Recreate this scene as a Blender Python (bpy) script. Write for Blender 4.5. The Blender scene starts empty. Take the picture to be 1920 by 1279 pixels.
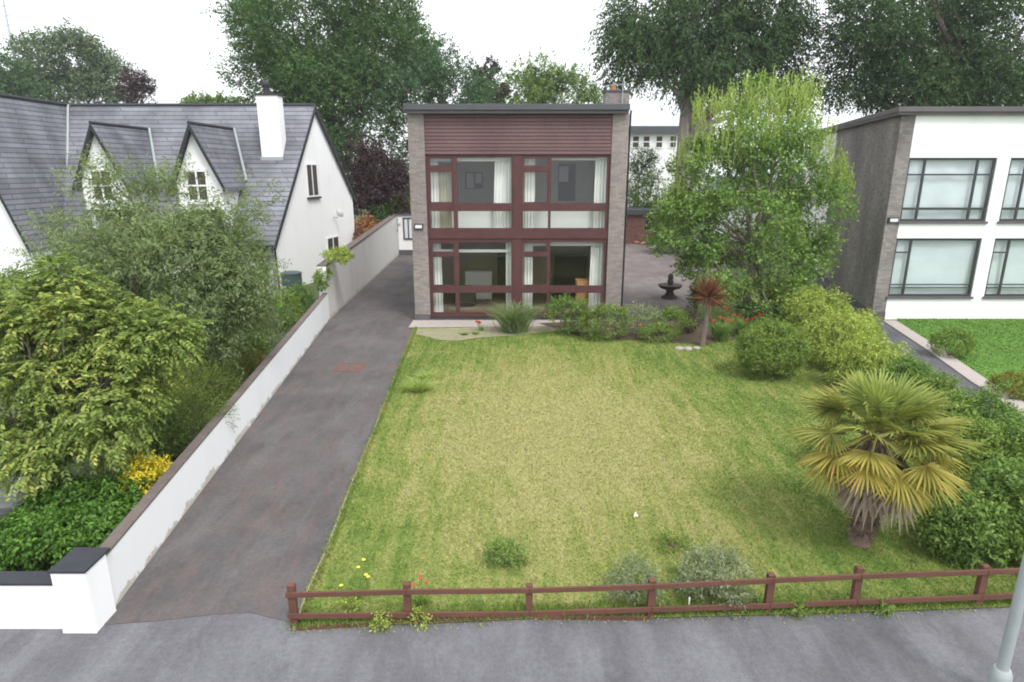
import bpy, math, random
import numpy as np
from mathutils import Vector
random.seed(7)
RNG = np.random.default_rng(11)
scene = bpy.context.scene
COL = scene.collection
R = math.radians

# ------------------------------------------------------------------ camera
F, CX, CY = 1188.0, 960.0, 639.5
H = 5.6
TH = math.atan(321/1188)
CT_, ST_ = math.cos(TH), math.sin(TH)
cam = bpy.data.cameras.new('camera'); camo = bpy.data.objects.new('camera', cam); COL.objects.link(camo)
camo.location = (0, 0, H); camo.rotation_euler = (math.pi/2-TH, 0, 0)
cam.sensor_width = 36; cam.lens = F/1920*36; cam.clip_start = .1; cam.clip_end = 1500
scene.camera = camo

# ------------------------------------------------------------------ world and sun: bright overcast
SUN_EL, SUN_ROT = R(55), R(148)      # high, behind the viewer and to the right
w = bpy.data.worlds.new("World"); scene.world = w; w.use_nodes = True
nt = w.node_tree; nt.nodes.clear()
sky = nt.nodes.new('ShaderNodeTexSky'); sky.sky_type = 'NISHITA'; sky.sun_disc = False
sky.sun_elevation = SUN_EL; sky.sun_rotation = SUN_ROT; sky.dust_density = 4; sky.air_density = 1.2
hs = nt.nodes.new('ShaderNodeHueSaturation'); hs.inputs['Saturation'].default_value = .12
mixw = nt.nodes.new('ShaderNodeMixRGB'); mixw.inputs[0].default_value = .55; mixw.inputs[2].default_value = (9.2, 9.5, 10.0, 1)
bg = nt.nodes.new('ShaderNodeBackground'); bg.inputs[1].default_value = .13
ow = nt.nodes.new('ShaderNodeOutputWorld')
nt.links.new(sky.outputs[0], hs.inputs['Color']); nt.links.new(hs.outputs[0], mixw.inputs[1])
nt.links.new(mixw.outputs[0], bg.inputs[0]); nt.links.new(bg.outputs[0], ow.inputs[0])
sl = bpy.data.lights.new('sun', 'SUN'); sl.energy = 1.3; sl.angle = R(14); sl.color = (1, .97, .92)
so = bpy.data.objects.new('sun', sl); COL.objects.link(so)
so.rotation_euler = Vector((math.sin(SUN_ROT)*math.cos(SUN_EL), math.cos(SUN_ROT)*math.cos(SUN_EL), math.sin(SUN_EL))).to_track_quat('Z', 'Y').to_euler()
scene.view_settings.view_transform = 'Standard'; scene.view_settings.look = 'None'
scene.view_settings.exposure = 0.85; scene.view_settings.gamma = 1
scene.render.engine = 'CYCLES'
scene.cycles.filter_width = 1.9; scene.cycles.max_bounces = 7; scene.cycles.transparent_max_bounces = 10

# ------------------------------------------------------------------ survey helpers (photo pixel -> world point)
def ray(px, py):
    a, u = (px-CX)/F, (CY-py)/F
    return Vector((a, CT_+u*ST_, -ST_+u*CT_))
def G(px, py, z=0.0):
    d = ray(px, py); t = (z-H)/d.z; return Vector((d.x*t, d.y*t, z))
def P(px, py, Y):
    d = ray(px, py); t = Y/d.y; return Vector((d.x*t, Y, H+d.z*t))
def hit(px, py, p, n):
    d = ray(px, py); o = Vector((0, 0, H)); t = (Vector(p)-o).dot(Vector(n))/d.dot(Vector(n)); return o+d*t
def mpp(Y, z=2.0): return (Y*CT_+(H-z)*ST_)/F      # metres per photo pixel there

# ------------------------------------------------------------------ object helpers
def tag(o, label=None, cat=None, group=None, kind=None):
    if label: o['label'] = label
    if cat: o['category'] = cat
    if group: o['group'] = group
    if kind: o['kind'] = kind
    return o
def thing(name, loc, label, cat, group=None):
    o = bpy.data.objects.new(name, None); COL.objects.link(o); o.location = loc; o.empty_display_size = .2
    return tag(o, label, cat, group)
def link(name, me, mat, parent=None):
    if mat: me.materials.append(mat)
    o = bpy.data.objects.new(name, me); COL.objects.link(o)
    if parent:
        o.parent = parent
        p, loc = parent, Vector((0, 0, 0))
        while p: loc += Vector(p.location); p = p.parent
        o.location = -loc           # mesh data are in world coordinates
    return o
class MB:
    def __init__(s): s.v = []; s.f = []
    def box(s, x0, x1, y0, y1, z0, z1):
        n = len(s.v)
        s.v += [(x0,y0,z0),(x1,y0,z0),(x1,y1,z0),(x0,y1,z0),(x0,y0,z1),(x1,y0,z1),(x1,y1,z1),(x0,y1,z1)]
        s.f += [tuple(n+i for i in q) for q in ((0,3,2,1),(4,5,6,7),(0,1,5,4),(1,2,6,5),(2,3,7,6),(3,0,4,7))]; return s
    def poly(s, pts):
        n = len(s.v); s.v += [tuple(p) for p in pts]; s.f.append(tuple(range(n, n+len(pts)))); return s
    def prism(s, pts, off):
        """closed polygon extruded by the vector off"""
        n = len(s.v); k = len(pts); off = Vector(off)
        s.v += [tuple(p) for p in pts]+[tuple(Vector(p)+off) for p in pts]
        s.f.append(tuple(range(n, n+k))); s.f.append(tuple(range(n+2*k-1, n+k-1, -1)))
        for i in range(k): j = (i+1) % k; s.f.append((n+j, n+i, n+k+i, n+k+j))
        return s
    def tube(s, pts, rad, seg=8, cap=True):
        pts = [Vector(p) for p in pts]; rad = rad if isinstance(rad, (list, tuple)) else [rad]*len(pts)
        n0 = len(s.v)
        for i, p in enumerate(pts):
            d = (pts[min(i+1, len(pts)-1)]-pts[max(i-1, 0)]).normalized()
            a = d.orthogonal().normalized() if abs(d.z) < .9 else (Vector((1,0,0))-d*d.x).normalized()
            b = d.cross(a)
            for k in range(seg):
                t = 2*math.pi*k/seg; s.v.append(tuple(p+(a*math.cos(t)+b*math.sin(t))*rad[i]))
        for i in range(len(pts)-1):
            for k in range(seg):
                q = (k+1) % seg; s.f.append((n0+i*seg+k, n0+i*seg+q, n0+(i+1)*seg+q, n0+(i+1)*seg+k))
        if cap:
            s.f.append(tuple(n0+k for k in range(seg-1, -1, -1))); m = n0+(len(pts)-1)*seg; s.f.append(tuple(m+k for k in range(seg)))
        return s
    def lathe(s, c, prof, seg=24):
        """prof: (radius, height) pairs from bottom to top"""
        return s.tube([(c[0], c[1], c[2]+h+i*1e-5) for i, (r, h) in enumerate(prof)], [r for r, h in prof], seg)
    def build(s, name, mat, parent=None, smooth=False, bevel=0):
        me = bpy.data.meshes.new(name); me.from_pydata(s.v, [], s.f); me.update()
        if smooth:
            me.polygons.foreach_set('use_smooth', [True]*len(me.polygons))
            try: me.set_sharp_from_angle(angle=R(50))
            except Exception: pass
        o = link(name, me, mat, parent)
        if bevel:
            b = o.modifiers.new('bevel', 'BEVEL'); b.width = bevel; b.segments = 2; b.limit_method = 'ANGLE'
        return o
def struct(name, mb, mat): return tag(mb.build(name, mat), kind='structure')

# ------------------------------------------------------------------ materials
def newmat(name):
    m = bpy.data.materials.new(name); m.use_nodes = True; t = m.node_tree; b = t.nodes['Principled BSDF']; return m, t, b
def N(t, kind, **kw):
    n = t.nodes.new(kind)
    for k, v in kw.items():
        if k in n.inputs.keys(): n.inputs[k].default_value = v
        else: setattr(n, k, v)
    return n
def coord(t, scale=(1,1,1)):
    g = t.nodes.new('ShaderNodeNewGeometry'); mp = t.nodes.new('ShaderNodeMapping'); mp.inputs['Scale'].default_value = scale
    t.links.new(g.outputs['Position'], mp.inputs[0]); return mp.outputs[0]
def noise(t, scale, detail=4, rough=.6, vec=None, sc=(1,1,1)):
    n = N(t, 'ShaderNodeTexNoise', Scale=scale, Detail=detail, Roughness=rough)
    t.links.new(vec or coord(t, sc), n.inputs['Vector']); return n.outputs['Fac']
def ramp(t, fac, stops):
    r = t.nodes.new('ShaderNodeValToRGB'); e = r.color_ramp.elements
    while len(e) < len(stops): e.new(.5)
    for i, (p, c) in enumerate(stops): e[i].position = p; e[i].color = (*c, 1) if len(c) == 3 else c
    t.links.new(fac, r.inputs[0]); return r.outputs[0]
def mix(t, fac, a, b, mode='MIX'):
    m = t.nodes.new('ShaderNodeMixRGB'); m.blend_type = mode
    for i, x in ((0, fac), (1, a), (2, b)):
        if isinstance(x, (int, float)): m.inputs[i].default_value = x
        elif isinstance(x, tuple): m.inputs[i].default_value = (*x, 1)
        else: t.links.new(x, m.inputs[i])
    return m.outputs[0]
def bump(t, b, h, dist=.01, strength=.6):
    n = N(t, 'ShaderNodeBump', Strength=strength, Distance=dist); t.links.new(h, n.inputs['Height']); t.links.new(n.outputs[0], b.inputs['Normal'])
def sc3(c, k): return tuple(x*k for x in c)
def mottled(name, c, var=.25, scale=3, fine=40, rough=.8, bd=.004, spec=.3, metal=0, sc=(1,1,1)):
    m, t, b = newmat(name)
    base = ramp(t, noise(t, scale, 5, .6, sc=sc), [(.3, sc3(c, 1-var)), (.7, sc3(c, 1+var))])
    fn = noise(t, fine, 3)
    cc = mix(t, .5, base, ramp(t, fn, [(.3, sc3(c, 1-var*.6)), (.7, sc3(c, 1+var*.6))]))
    t.links.new(cc, b.inputs['Base Color']); b.inputs['Roughness'].default_value = rough
    b.inputs['Specular IOR Level'].default_value = spec; b.inputs['Metallic'].default_value = metal
    if bd: bump(t, b, fn, bd)
    return m
def coursed(name, c, course, var=.25, gap=.5, brick=0.0, dark=.55, rough=.85, stain=.3, bd=.01, mort=None):
    """brick, slate or board courses: brick texture on (x+y, z)"""
    m, t, b = newmat(name)
    g = t.nodes.new('ShaderNodeNewGeometry'); sx = t.nodes.new('ShaderNodeSeparateXYZ'); t.links.new(g.outputs['Position'], sx.inputs[0])
    ad = N(t, 'ShaderNodeMath', operation='ADD'); t.links.new(sx.outputs[0], ad.inputs[0]); t.links.new(sx.outputs[1], ad.inputs[1])
    cb = t.nodes.new('ShaderNodeCombineXYZ'); t.links.new(ad.outputs[0], cb.inputs[0]); t.links.new(sx.outputs[2], cb.inputs[1])
    br = t.nodes.new('ShaderNodeTexBrick'); t.links.new(cb.outputs[0], br.inputs['Vector'])
    br.inputs['Scale'].default_value = 1; br.inputs['Row Height'].default_value = course
    br.inputs['Brick Width'].default_value = brick or 200; br.inputs['Mortar Size'].default_value = course*gap*.2
    br.inputs['Mortar Smooth'].default_value = .3; br.inputs['Bias'].default_value = 0
    br.inputs['Color1'].default_value = (*sc3(c, 1-var), 1); br.inputs['Color2'].default_value = (*sc3(c, 1+var), 1)
    br.inputs['Mortar'].default_value = (*(mort or sc3(c, dark)), 1)
    st_ = ramp(t, noise(t, .55, 5, .65, sc=(1, 1, .5)), [(.3, (1-stain,)*3), (.7, (1+stain*.6,)*3)])
    fine = ramp(t, noise(t, 22, 3, .6), [(.25, (.82,)*3), (.75, (1.15,)*3)])
    cc = mix(t, 1.0, mix(t, 1.0, br.outputs[0], st_, 'MULTIPLY'), fine, 'MULTIPLY')
    t.links.new(cc, b.inputs['Base Color']); b.inputs['Roughness'].default_value = rough; b.inputs['Specular IOR Level'].default_value = .3
    inv = N(t, 'ShaderNodeMath', operation='SUBTRACT'); inv.inputs[0].default_value = 1; t.links.new(br.outputs['Fac'], inv.inputs[1])
    bump(t, b, inv.outputs[0], bd)
    return m
def leafmat(name, dark, light, extra=None, trans=.3, scale=1.2, rough=.6, ex_amt=.12):
    m, t, b = newmat(name)
    g = t.nodes.new('ShaderNodeNewGeometry')
    nz = noise(t, scale, 3)
    a = N(t, 'ShaderNodeMath', operation='MULTIPLY_ADD'); t.links.new(g.outputs['Random Per Island'], a.inputs[0]); a.inputs[1].default_value = .55
    s2 = N(t, 'ShaderNodeMath', operation='MULTIPLY_ADD'); t.links.new(nz, s2.inputs[0]); s2.inputs[1].default_value = .9; s2.inputs[2].default_value = -.22
    t.links.new(s2.outputs[0], a.inputs[2])
    stops = [(.12, dark), (.85, light)]
    if extra: stops.append((1-ex_amt*.2, extra)); stops[1] = (1-ex_amt, light)
    c = ramp(t, a.outputs[0], stops)
    t.links.new(c, b.inputs['Base Color']); b.inputs['Roughness'].default_value = rough; b.inputs['Specular IOR Level'].default_value = .22
    tr = t.nodes.new('ShaderNodeBsdfTranslucent'); t.links.new(mix(t, 1.0, c, (1.1, 1.25, .6), 'MULTIPLY'), tr.inputs[0])
    mx = t.nodes.new('ShaderNodeMixShader'); mx.inputs[0].default_value = trans
    t.links.new(b.outputs[0], mx.inputs[1]); t.links.new(tr.outputs[0], mx.inputs[2])
    t.links.new(mx.outputs[0], t.nodes['Material Output'].inputs[0]); return m

M = {}
def asphalt(name, c, warm, patch, streak=0):
    m, t, b = newmat(name)
    big = noise(t, .55, 6, .65); mid = noise(t, 2.2, 6, .7, sc=(1.6, .5, 1)); fine = noise(t, 90, 2)
    a = ramp(t, big, [(.32, sc3(c, .72)), (.5, c), (.7, sc3(c, 1.3))])
    a = mix(t, ramp(t, mid, [(.45, (0,0,0)), (.72, (patch,)*3)]), a, warm)
    a = mix(t, ramp(t, noise(t, 1.1, 5, .7, sc=(1.5,.45,1)), [(.50, (0,0,0)), (.72, (.6,)*3)]), a, sc3(c, 1.6))
    a = mix(t, ramp(t, noise(t, 1.6, 6, .75, sc=(1.2,.35,1)), [(.30, (.55,)*3), (.48, (0,0,0))]), a, sc3(c, .6))
    if streak: a = mix(t, ramp(t, noise(t, .8, 3, .5, sc=(1.8,.25,1)), [(.5, (0,0,0)), (.7, (streak,)*3)]), a, sc3(c, 1.6))
    a = mix(t, 1.0, a, ramp(t, fine, [(.3, (.8,)*3), (.7, (1.2,)*3)]), 'MULTIPLY')
    a = mix(t, 1.0, a, ramp(t, noise(t, 14, 4, .7), [(.3, (.86,)*3), (.7, (1.14,)*3)]), 'MULTIPLY')
    t.links.new(a, b.inputs['Base Color']); b.inputs['Roughness'].default_value = .85; b.inputs['Specular IOR Level'].default_value = .3
    bump(t, b, fine, .006); return m
M['drive'] = asphalt('drive_asphalt', (.090, .084, .085), (.128, .094, .086), .95)
M['road'] = asphalt('road_asphalt', (.118, .117, .128), (.105, .101, .106), .4, .5)
M['path'] = asphalt('path_asphalt', (.085, .085, .095), (.11, .10, .10), .3)
M['patio'] = asphalt('patio_paving', (.17, .148, .145), (.20, .155, .14), .6)

def render_white(name, c=(.80, .80, .80), stain=(.5, .48, .44), amt=.25, low=0):
    m, t, b = newmat(name)
    n1 = noise(t, 1.3, 5, .7, sc=(1, 1, .35)); fine = noise(t, 60, 2)
    a = mix(t, ramp(t, n1, [(.5, (0,0,0)), (.8, (amt,)*3)]), c, stain)
    if low:   # splash dirt along the foot of the wall
        g = t.nodes.new('ShaderNodeNewGeometry'); s = t.nodes.new('ShaderNodeSeparateXYZ'); t.links.new(g.outputs['Position'], s.inputs[0])
        k0 = N(t, 'ShaderNodeMath', operation='MULTIPLY_ADD'); t.links.new(noise(t, 2.2, 6, .75), k0.inputs[0]); k0.inputs[1].default_value = -.75; k0.inputs[2].default_value = .33
        k = N(t, 'ShaderNodeMath', operation='ADD'); t.links.new(k0.outputs[0], k.inputs[0]); t.links.new(s.outputs[2], k.inputs[1])
        a = mix(t, ramp(t, k.outputs[0], [(-0.0, (.85,)*3), (low, (0,0,0))]), a, (.40, .36, .29))
    t.links.new(a, b.inputs['Base Color']); b.inputs['Roughness'].default_value = .9; bump(t, b, fine, .006); return m
M['white'] = render_white('white_render')
M['wallwhite'] = render_white('boundary_white_paint', (.74, .75, .76), (.55, .53, .50), .2, .05)
M['wallbeige'] = render_white('boundary_grey_render', (.56, .545, .525), (.40, .38, .36), .6, .10)
M['brick'] = coursed('grey_brown_brick', (.245, .212, .195), .075, var=.16, brick=.23, dark=.8, stain=.22, mort=(.23,.21,.20))
M['brickdark'] = coursed('weathered_grey_brick', (.225, .205, .195), .075, var=.2, brick=.23, dark=.8, stain=.45, mort=(.17,.155,.145))
M['redbrick'] = coursed('red_brick', (.24, .12, .10), .075, var=.2, brick=.23, stain=.25)
M['clad'] = coursed('maroon_weatherboard', (.140, .080, .082), .125, var=.08, dark=.55, stain=.22, gap=.9, rough=.6, bd=.015)
M['slate'] = coursed('grey_slate', (.175, .178, .205), .21, var=.16, brick=3.1, dark=.5, stain=.5, gap=.6, rough=.7, bd=.02)
M['wood'] = mottled('maroon_painted_timber', (.080, .033, .032), .28, 3, 30, .5, .002)
M['fence'] = mottled('brown_stained_timber', (.115, .052, .037), .35, 5, 35, .8, .004, sc=(.4,1,2))
M['fascia'] = mottled('grey_roof_fascia', (.075, .08, .088), .2, 2, 30, .6, .002)
M['fascia2'] = mottled('brown_grey_fascia', (.115,.10,.105), .2, 2, 30, .6, .002)
M['black'] = mottled('black_paint', (.025, .027, .030), .2, 4, 30, .5, .001)
M['darkframe'] = mottled('dark_window_frame', (.045, .05, .05), .2, 4, 30, .45, 0)
M['plinth'] = mottled('dark_plinth', (.10, .092, .095), .2, 3, 30, .8, .003)
M['coping'] = mottled('weathered_coping', (.13, .105, .095), .35, 4, 30, .9, .005)
M['slatecap'] = mottled('black_coping', (.035, .037, .045), .25, 4, 30, .7, .003)
M['curtain'] = mottled('white_curtain', (.90, .88, .84), .06, 3, 20, .9, 0)
M['beigecurtain'] = mottled('beige_curtain', (.50, .45, .36), .1, 3, 20, .9, 0)
M['net'] = mottled('pale_blue_blind', (.72, .755, .76), .10, 1.6, 12, .8, 0, sc=(.7, 1, 1.5))
M['whitewood'] = mottled('white_painted_wood', (.76, .76, .75), .06, 3, 20, .6, 0)
M['roomgrey'] = mottled('room_wall_grey', (.58, .56, .53), .06, 2, 20, .9, 0)
M['roomtan'] = mottled('room_wall_tan', (.55, .47, .34), .1, 2, 20, .9, 0)
M['roomdark'] = mottled('dark_furniture_and_unlit_openings', (.05, .042, .036), .3, 3, 20, .6, 0)
M['carpet'] = mottled('brown_carpet', (.30, .22, .16), .15, 3, 40, .95, 0)
M['lightpanel'] = mottled('pale_panel', (.80, .79, .77), .06, 1, 20, .9, 0)
M['pine'] = mottled('orange_pine', (.50, .26, .12), .15, 4, 30, .6, 0)
M['concrete'] = mottled('pale_concrete', (.35, .31, .285), .22, 6, 50, .9, .006)
M['stone'] = mottled('pale_stone', (.31, .28, .24), .3, 7, 40, .9, .01)
M['greystone'] = mottled('grey_stone', (.30, .31, .32), .25, 5, 40, .9, .01)
M['terracotta'] = mottled('terracotta', (.42, .20, .11), .25, 4, 30, .9, .004)
M['castiron'] = mottled('dark_cast_stone', (.065, .055, .05), .4, 8, 40, .7, .004)
M['rust'] = mottled('rusty_iron', (.17, .075, .055), .35, 9, 60, .9, .004)
M['rust2'] = mottled('worn_cover_plate', (.125, .082, .074), .35, 9, 60, .9, .004)
M['galv'] = mottled('galvanised_steel', (.36, .40, .395), .14, 5, 60, .5, 0, metal=.3)
M['bark'] = mottled('tree_bark', (.16, .13, .11), .4, 5, 30, .95, .02, sc=(2,2,.5))
M['palebark'] = mottled('pale_bark', (.27, .235, .215), .3, 4, 30, .95, .02, sc=(2,2,.5))
M['fibre'] = mottled('palm_fibre', (.20, .14, .11), .5, 12, 60, .95, .02)
M['soil'] = mottled('garden_soil', (.085, .06, .042), .4, 4, 30, .95, .02)
M['gravel'] = mottled('pale_gravel', (.25, .235, .15), .35, 5, 45, .95, .01)
M['butt'] = mottled('dark_green_plastic', (.05, .075, .075), .1, 3, 20, .45, 0)
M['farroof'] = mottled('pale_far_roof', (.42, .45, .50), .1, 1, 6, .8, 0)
def flat(name, c, rough=.6, metal=0):
    m, t, b = newmat(name); b.inputs['Base Color'].default_value = (*c, 1); b.inputs['Roughness'].default_value = rough; b.inputs['Metallic'].default_value = metal; return m
M['red'] = flat('red_petal', (.50, .03, .02)); M['orange'] = flat('orange_petal', (.55, .13, .05)); M['yellowp'] = flat('yellow_petal', (.75, .66, .06))
M['whitep'] = flat('white_petal', (.62, .60, .55)); M['plate'] = flat('pale_plate', (.62, .62, .66), .4)
def glass(name, tint, refl):
    m, t, b = newmat(name); t.nodes.remove(b)
    tr = t.nodes.new('ShaderNodeBsdfTransparent'); tr.inputs[0].default_value = (*tint, 1)
    gl = t.nodes.new('ShaderNodeBsdfGlossy'); gl.inputs['Roughness'].default_value = .03
    lw = N(t, 'ShaderNodeFresnel', IOR=1.5)
    ad = N(t, 'ShaderNodeMath', operation='MULTIPLY_ADD'); t.links.new(lw.outputs[0], ad.inputs[0]); ad.inputs[1].default_value = 1; ad.inputs[2].default_value = refl
    gg = t.nodes.new('ShaderNodeNewGeometry'); bf = N(t, 'ShaderNodeMath', operation='SUBTRACT'); bf.inputs[0].default_value = 1; t.links.new(gg.outputs['Backfacing'], bf.inputs[1])
    ml = N(t, 'ShaderNodeMath', operation='MULTIPLY'); t.links.new(ad.outputs[0], ml.inputs[0]); t.links.new(bf.outputs[0], ml.inputs[1]); ad = ml
    mx = t.nodes.new('ShaderNodeMixShader'); t.links.new(ad.outputs[0], mx.inputs[0]); t.links.new(tr.outputs[0], mx.inputs[1]); t.links.new(gl.outputs[0], mx.inputs[2])
    t.links.new(mx.outputs[0], t.nodes['Material Output'].inputs[0]); return m
M['glass'] = glass('window_glass', (.93, .95, .94), .03)
M['glassteal'] = glass('tinted_window_glass', (.93, .95, .955), .06)

# foliage colours
LM = {
 'maple': leafmat('fresh_green_leaf', (.075,.145,.032), (.255,.375,.105), (.45,.51,.20), .38, .9, ex_amt=.25),
 'maplet': leafmat('young_yellow_green_leaf', (.24,.33,.08), (.46,.53,.18), None, .42, 1.5),
 'sumac': leafmat('yellow_green_leaf', (.06,.12,.028), (.29,.36,.09), (.60,.54,.16), .36, .9, ex_amt=.3),
 'willow': leafmat('grey_green_leaf', (.085,.135,.05), (.29,.35,.165), None, .36, .8),
 'back': leafmat('deep_green_leaf', (.03,.074,.024), (.12,.205,.065), None, .36, .3),
 'backb': leafmat('blue_green_leaf', (.04,.09,.045), (.12,.20,.095), None, .36, .3),
 'backl': leafmat('light_green_leaf', (.08,.15,.035), (.24,.33,.10), None, .36, .45),
 'beech': leafmat('dark_beech_leaf', (.02,.056,.022), (.085,.15,.05), (.15,.22,.065), .32, .3, ex_amt=.18),
 'purple': leafmat('purple_leaf', (.022,.012,.016), (.085,.045,.055), None, .2, .6),
 'far':    leafmat('painted_haze_leaf', (.07,.11,.06), (.17,.23,.13), None, .25, .3),  # paled to put distance haze into the leaf colour
 'green': leafmat('mid_green_leaf', (.065,.13,.03), (.225,.335,.085), (.36,.45,.14), .34, 2.2, ex_amt=.2),
 'glossy': leafmat('glossy_green_leaf', (.035,.09,.015), (.13,.26,.038), (.25,.36,.07), .24, 2.5, rough=.45, ex_amt=.18),
 'lime': leafmat('lime_leaf', (.13,.20,.03), (.47,.53,.13), (.62,.66,.25), .3, 2.5, ex_amt=.2),
 'shrub': leafmat('olive_green_leaf', (.075,.14,.025), (.26,.345,.08), (.42,.46,.15), .32, 3, ex_amt=.2),
 'grey': leafmat('silver_green_leaf', (.13,.17,.085), (.31,.35,.20), None, .25, 3),
 'conif': leafmat('conifer_green', (.05,.095,.018), (.22,.27,.06), None, .22, 2.5),
 'yellow': leafmat('golden_leaf', (.45,.36,.03), (.80,.68,.06), None, .25, 4),
 'bronze': leafmat('bronze_red_leaf', (.13,.05,.04), (.36,.17,.10), None, .25, 2),
 'rusty':  leafmat('orange_leaf', (.22,.08,.04), (.50,.26,.10), None, .25, 3),
 'palm': leafmat('palm_frond', (.09,.13,.03), (.34,.34,.085), (.50,.31,.12), .25, 1.3, ex_amt=.25),
 'palmold': leafmat('old_palm_frond', (.20,.19,.04), (.46,.39,.09), (.52,.27,.12), .25, 1.1, ex_amt=.3),
 'dead':   leafmat('dead_frond', (.22,.16,.12), (.42,.35,.28), None, .15, 3),
 'crown': leafmat('fresh_palm_frond', (.14,.20,.05), (.42,.46,.14), None, .3, 3),
}

# ------------------------------------------------------------------ foliage builders
def nrm(a): return a/np.maximum(np.linalg.norm(a, axis=-1, keepdims=True), 1e-9)
def leaves(name, C, T, Nn, L, W, mat, parent=None, fold=.25):
    n = len(C); T = nrm(T); S = nrm(np.cross(Nn, T)); U = np.cross(T, S)
    L = np.broadcast_to(L, (n,))[:, None]; W = np.broadcast_to(W, (n,))[:, None]
    v = np.empty((n, 4, 3)); mid = C+T*L*.45
    v[:, 0] = C; v[:, 1] = mid+S*W*.5+U*W*fold; v[:, 2] = C+T*L-U*L*.10; v[:, 3] = mid-S*W*.5+U*W*fold
    me = bpy.data.meshes.new(name)
    me.vertices.add(n*4); me.vertices.foreach_set('co', v.reshape(-1))
    b = np.arange(n)[:, None]*4
    idx = np.concatenate([b+[[0, 1, 2]], b+[[0, 2, 3]]], axis=1).reshape(-1)
    me.loops.add(n*6); me.loops.foreach_set('vertex_index', idx.astype(np.int32))
    me.polygons.add(n*2); me.polygons.foreach_set('loop_start', np.arange(0, n*6, 3, dtype=np.int32))
    me.update(calc_edges=True)
    return link(name, me, mat, parent)
def sphere_dirs(n):
    return nrm(RNG.normal(size=(n, 3)))
def lobes_in(c, Rr, n, inner=.35, up=.15):
    d = sphere_dirs(n); d[:, 2] += up; d = nrm(d)
    rr = inner+(1-inner)*RNG.random(n)**.6
    return np.array(c)+d*np.array(Rr)*rr[:, None], d
def sprigs(cent, cdir, lr, nper, outward=.9, droop=0., squash=.8):
    """sprig bases and directions around lobe centres"""
    m = len(cent)*nper
    e = sphere_dirs(m); q = np.repeat(cent, nper, 0); cd = np.repeat(cdir, nper, 0); lrr = np.repeat(np.broadcast_to(lr, (len(cent),)), nper)
    p = q+e*(lrr*(.25+.75*RNG.random(m)**.6))[:, None]*np.array([1, 1, squash])
    d = nrm(e*.8+cd*outward+RNG.normal(size=(m, 3))*.35+np.array([0, 0, -droop]))
    return p, d
def foliage(name, p, d, k, sl, L, W, mat, parent=None, spread=.9, droop=.2, jit=.25, fold=.25, flat_=.5):
    """k leaves along each sprig"""
    m = len(p); s = np.tile(np.linspace(.1, 1, k), m); P0 = np.repeat(p, k, 0); D0 = np.repeat(d, k, 0)
    side = nrm(np.cross(D0, RNG.normal(size=(m*k, 3))))
    C = P0+D0*(s*sl)[:, None]+side*L*jit*RNG.random((m*k, 1))
    T = nrm(D0*(.6)+side*spread+np.array([0, 0, -droop]))
    Nn = nrm(np.array([0, 0, flat_*2])+RNG.normal(size=(m*k, 3))*.7+D0*.3)
    ln = L*(.65+.7*RNG.random(m*k))
    return leaves(name, C, T, Nn, ln, ln*W/L, mat, parent, fold)
def limb(mb, a, b, r0, r1, wob=.12, seg=6, n=5):
    a, b = Vector(a), Vector(b); L = (b-a).length; pts = []; rad = []
    for i in range(n):
        t = i/(n-1); k = 0 if i in (0, n-1) else 1
        pts.append(a.lerp(b, t)+Vector((random.uniform(-1,1), random.uniform(-1,1), random.uniform(-.2,1)))*wob*L*k*.6); rad.append(r0+(r1-r0)*t)
    mb.tube(pts, rad, seg)
def tree(name, label, cat, base, trunk_top, r0, blobs, lm, bark='bark', nlobe=30, lobe=.8, nspr=20, k=5, sl=.3, L=.12, W=.06, droop=.1,
         outward=.9, spr_droop=0., group=None, inner=.35, limbs=14, fork=None, extra=None, squash=.8, topped=None, up=.15, spread=.9):
    root = thing(name, tuple(base), label, cat, group)
    cents, dirs = [], []
    for (c, Rr, wgt) in blobs:
        a, b = lobes_in(c, Rr, max(3, int(nlobe*wgt)), inner, up); cents.append(a); dirs.append(b)
    cents = np.concatenate(cents); dirs = np.concatenate(dirs)
    tb = MB(); base = Vector(base); top = Vector(trunk_top)
    pts = [base+(top-base)*t+Vector((random.uniform(-1,1), random.uniform(-1,1), 0))*r0*.4*(0 < t < 1) for t in (0, .04, .3, .6, 1)]
    tb.tube(pts, [r0*1.5, r0*1.1, r0*.95, r0*.8, r0*.6], 10)
    for i in RNG.permutation(len(cents))[:limbs]:
        t = random.uniform(.55, 1); limb(tb, base.lerp(top, t), cents[i], r0*.42, r0*.07)
    tb.build('trunk', M[bark], root, smooth=True)
    lr = lobe*(.65+.7*RNG.random(len(cents)))
    p, d = sprigs(cents, dirs, lr, nspr, outward, spr_droop, squash)
    foliage('crown', p, d, k, sl, L, W, lm, root, droop=droop, spread=spread)
    return root, cents, dirs
def PB(px, py, rpx, rpy, Y, wgt=1, depth=None):
    """blob of a crown given where it stands in the photograph"""
    c = P(px, py, Y); s = mpp(Y, c.z); return (tuple(c), (rpx*s, (depth or rpx*s), rpy*s), wgt)
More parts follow.
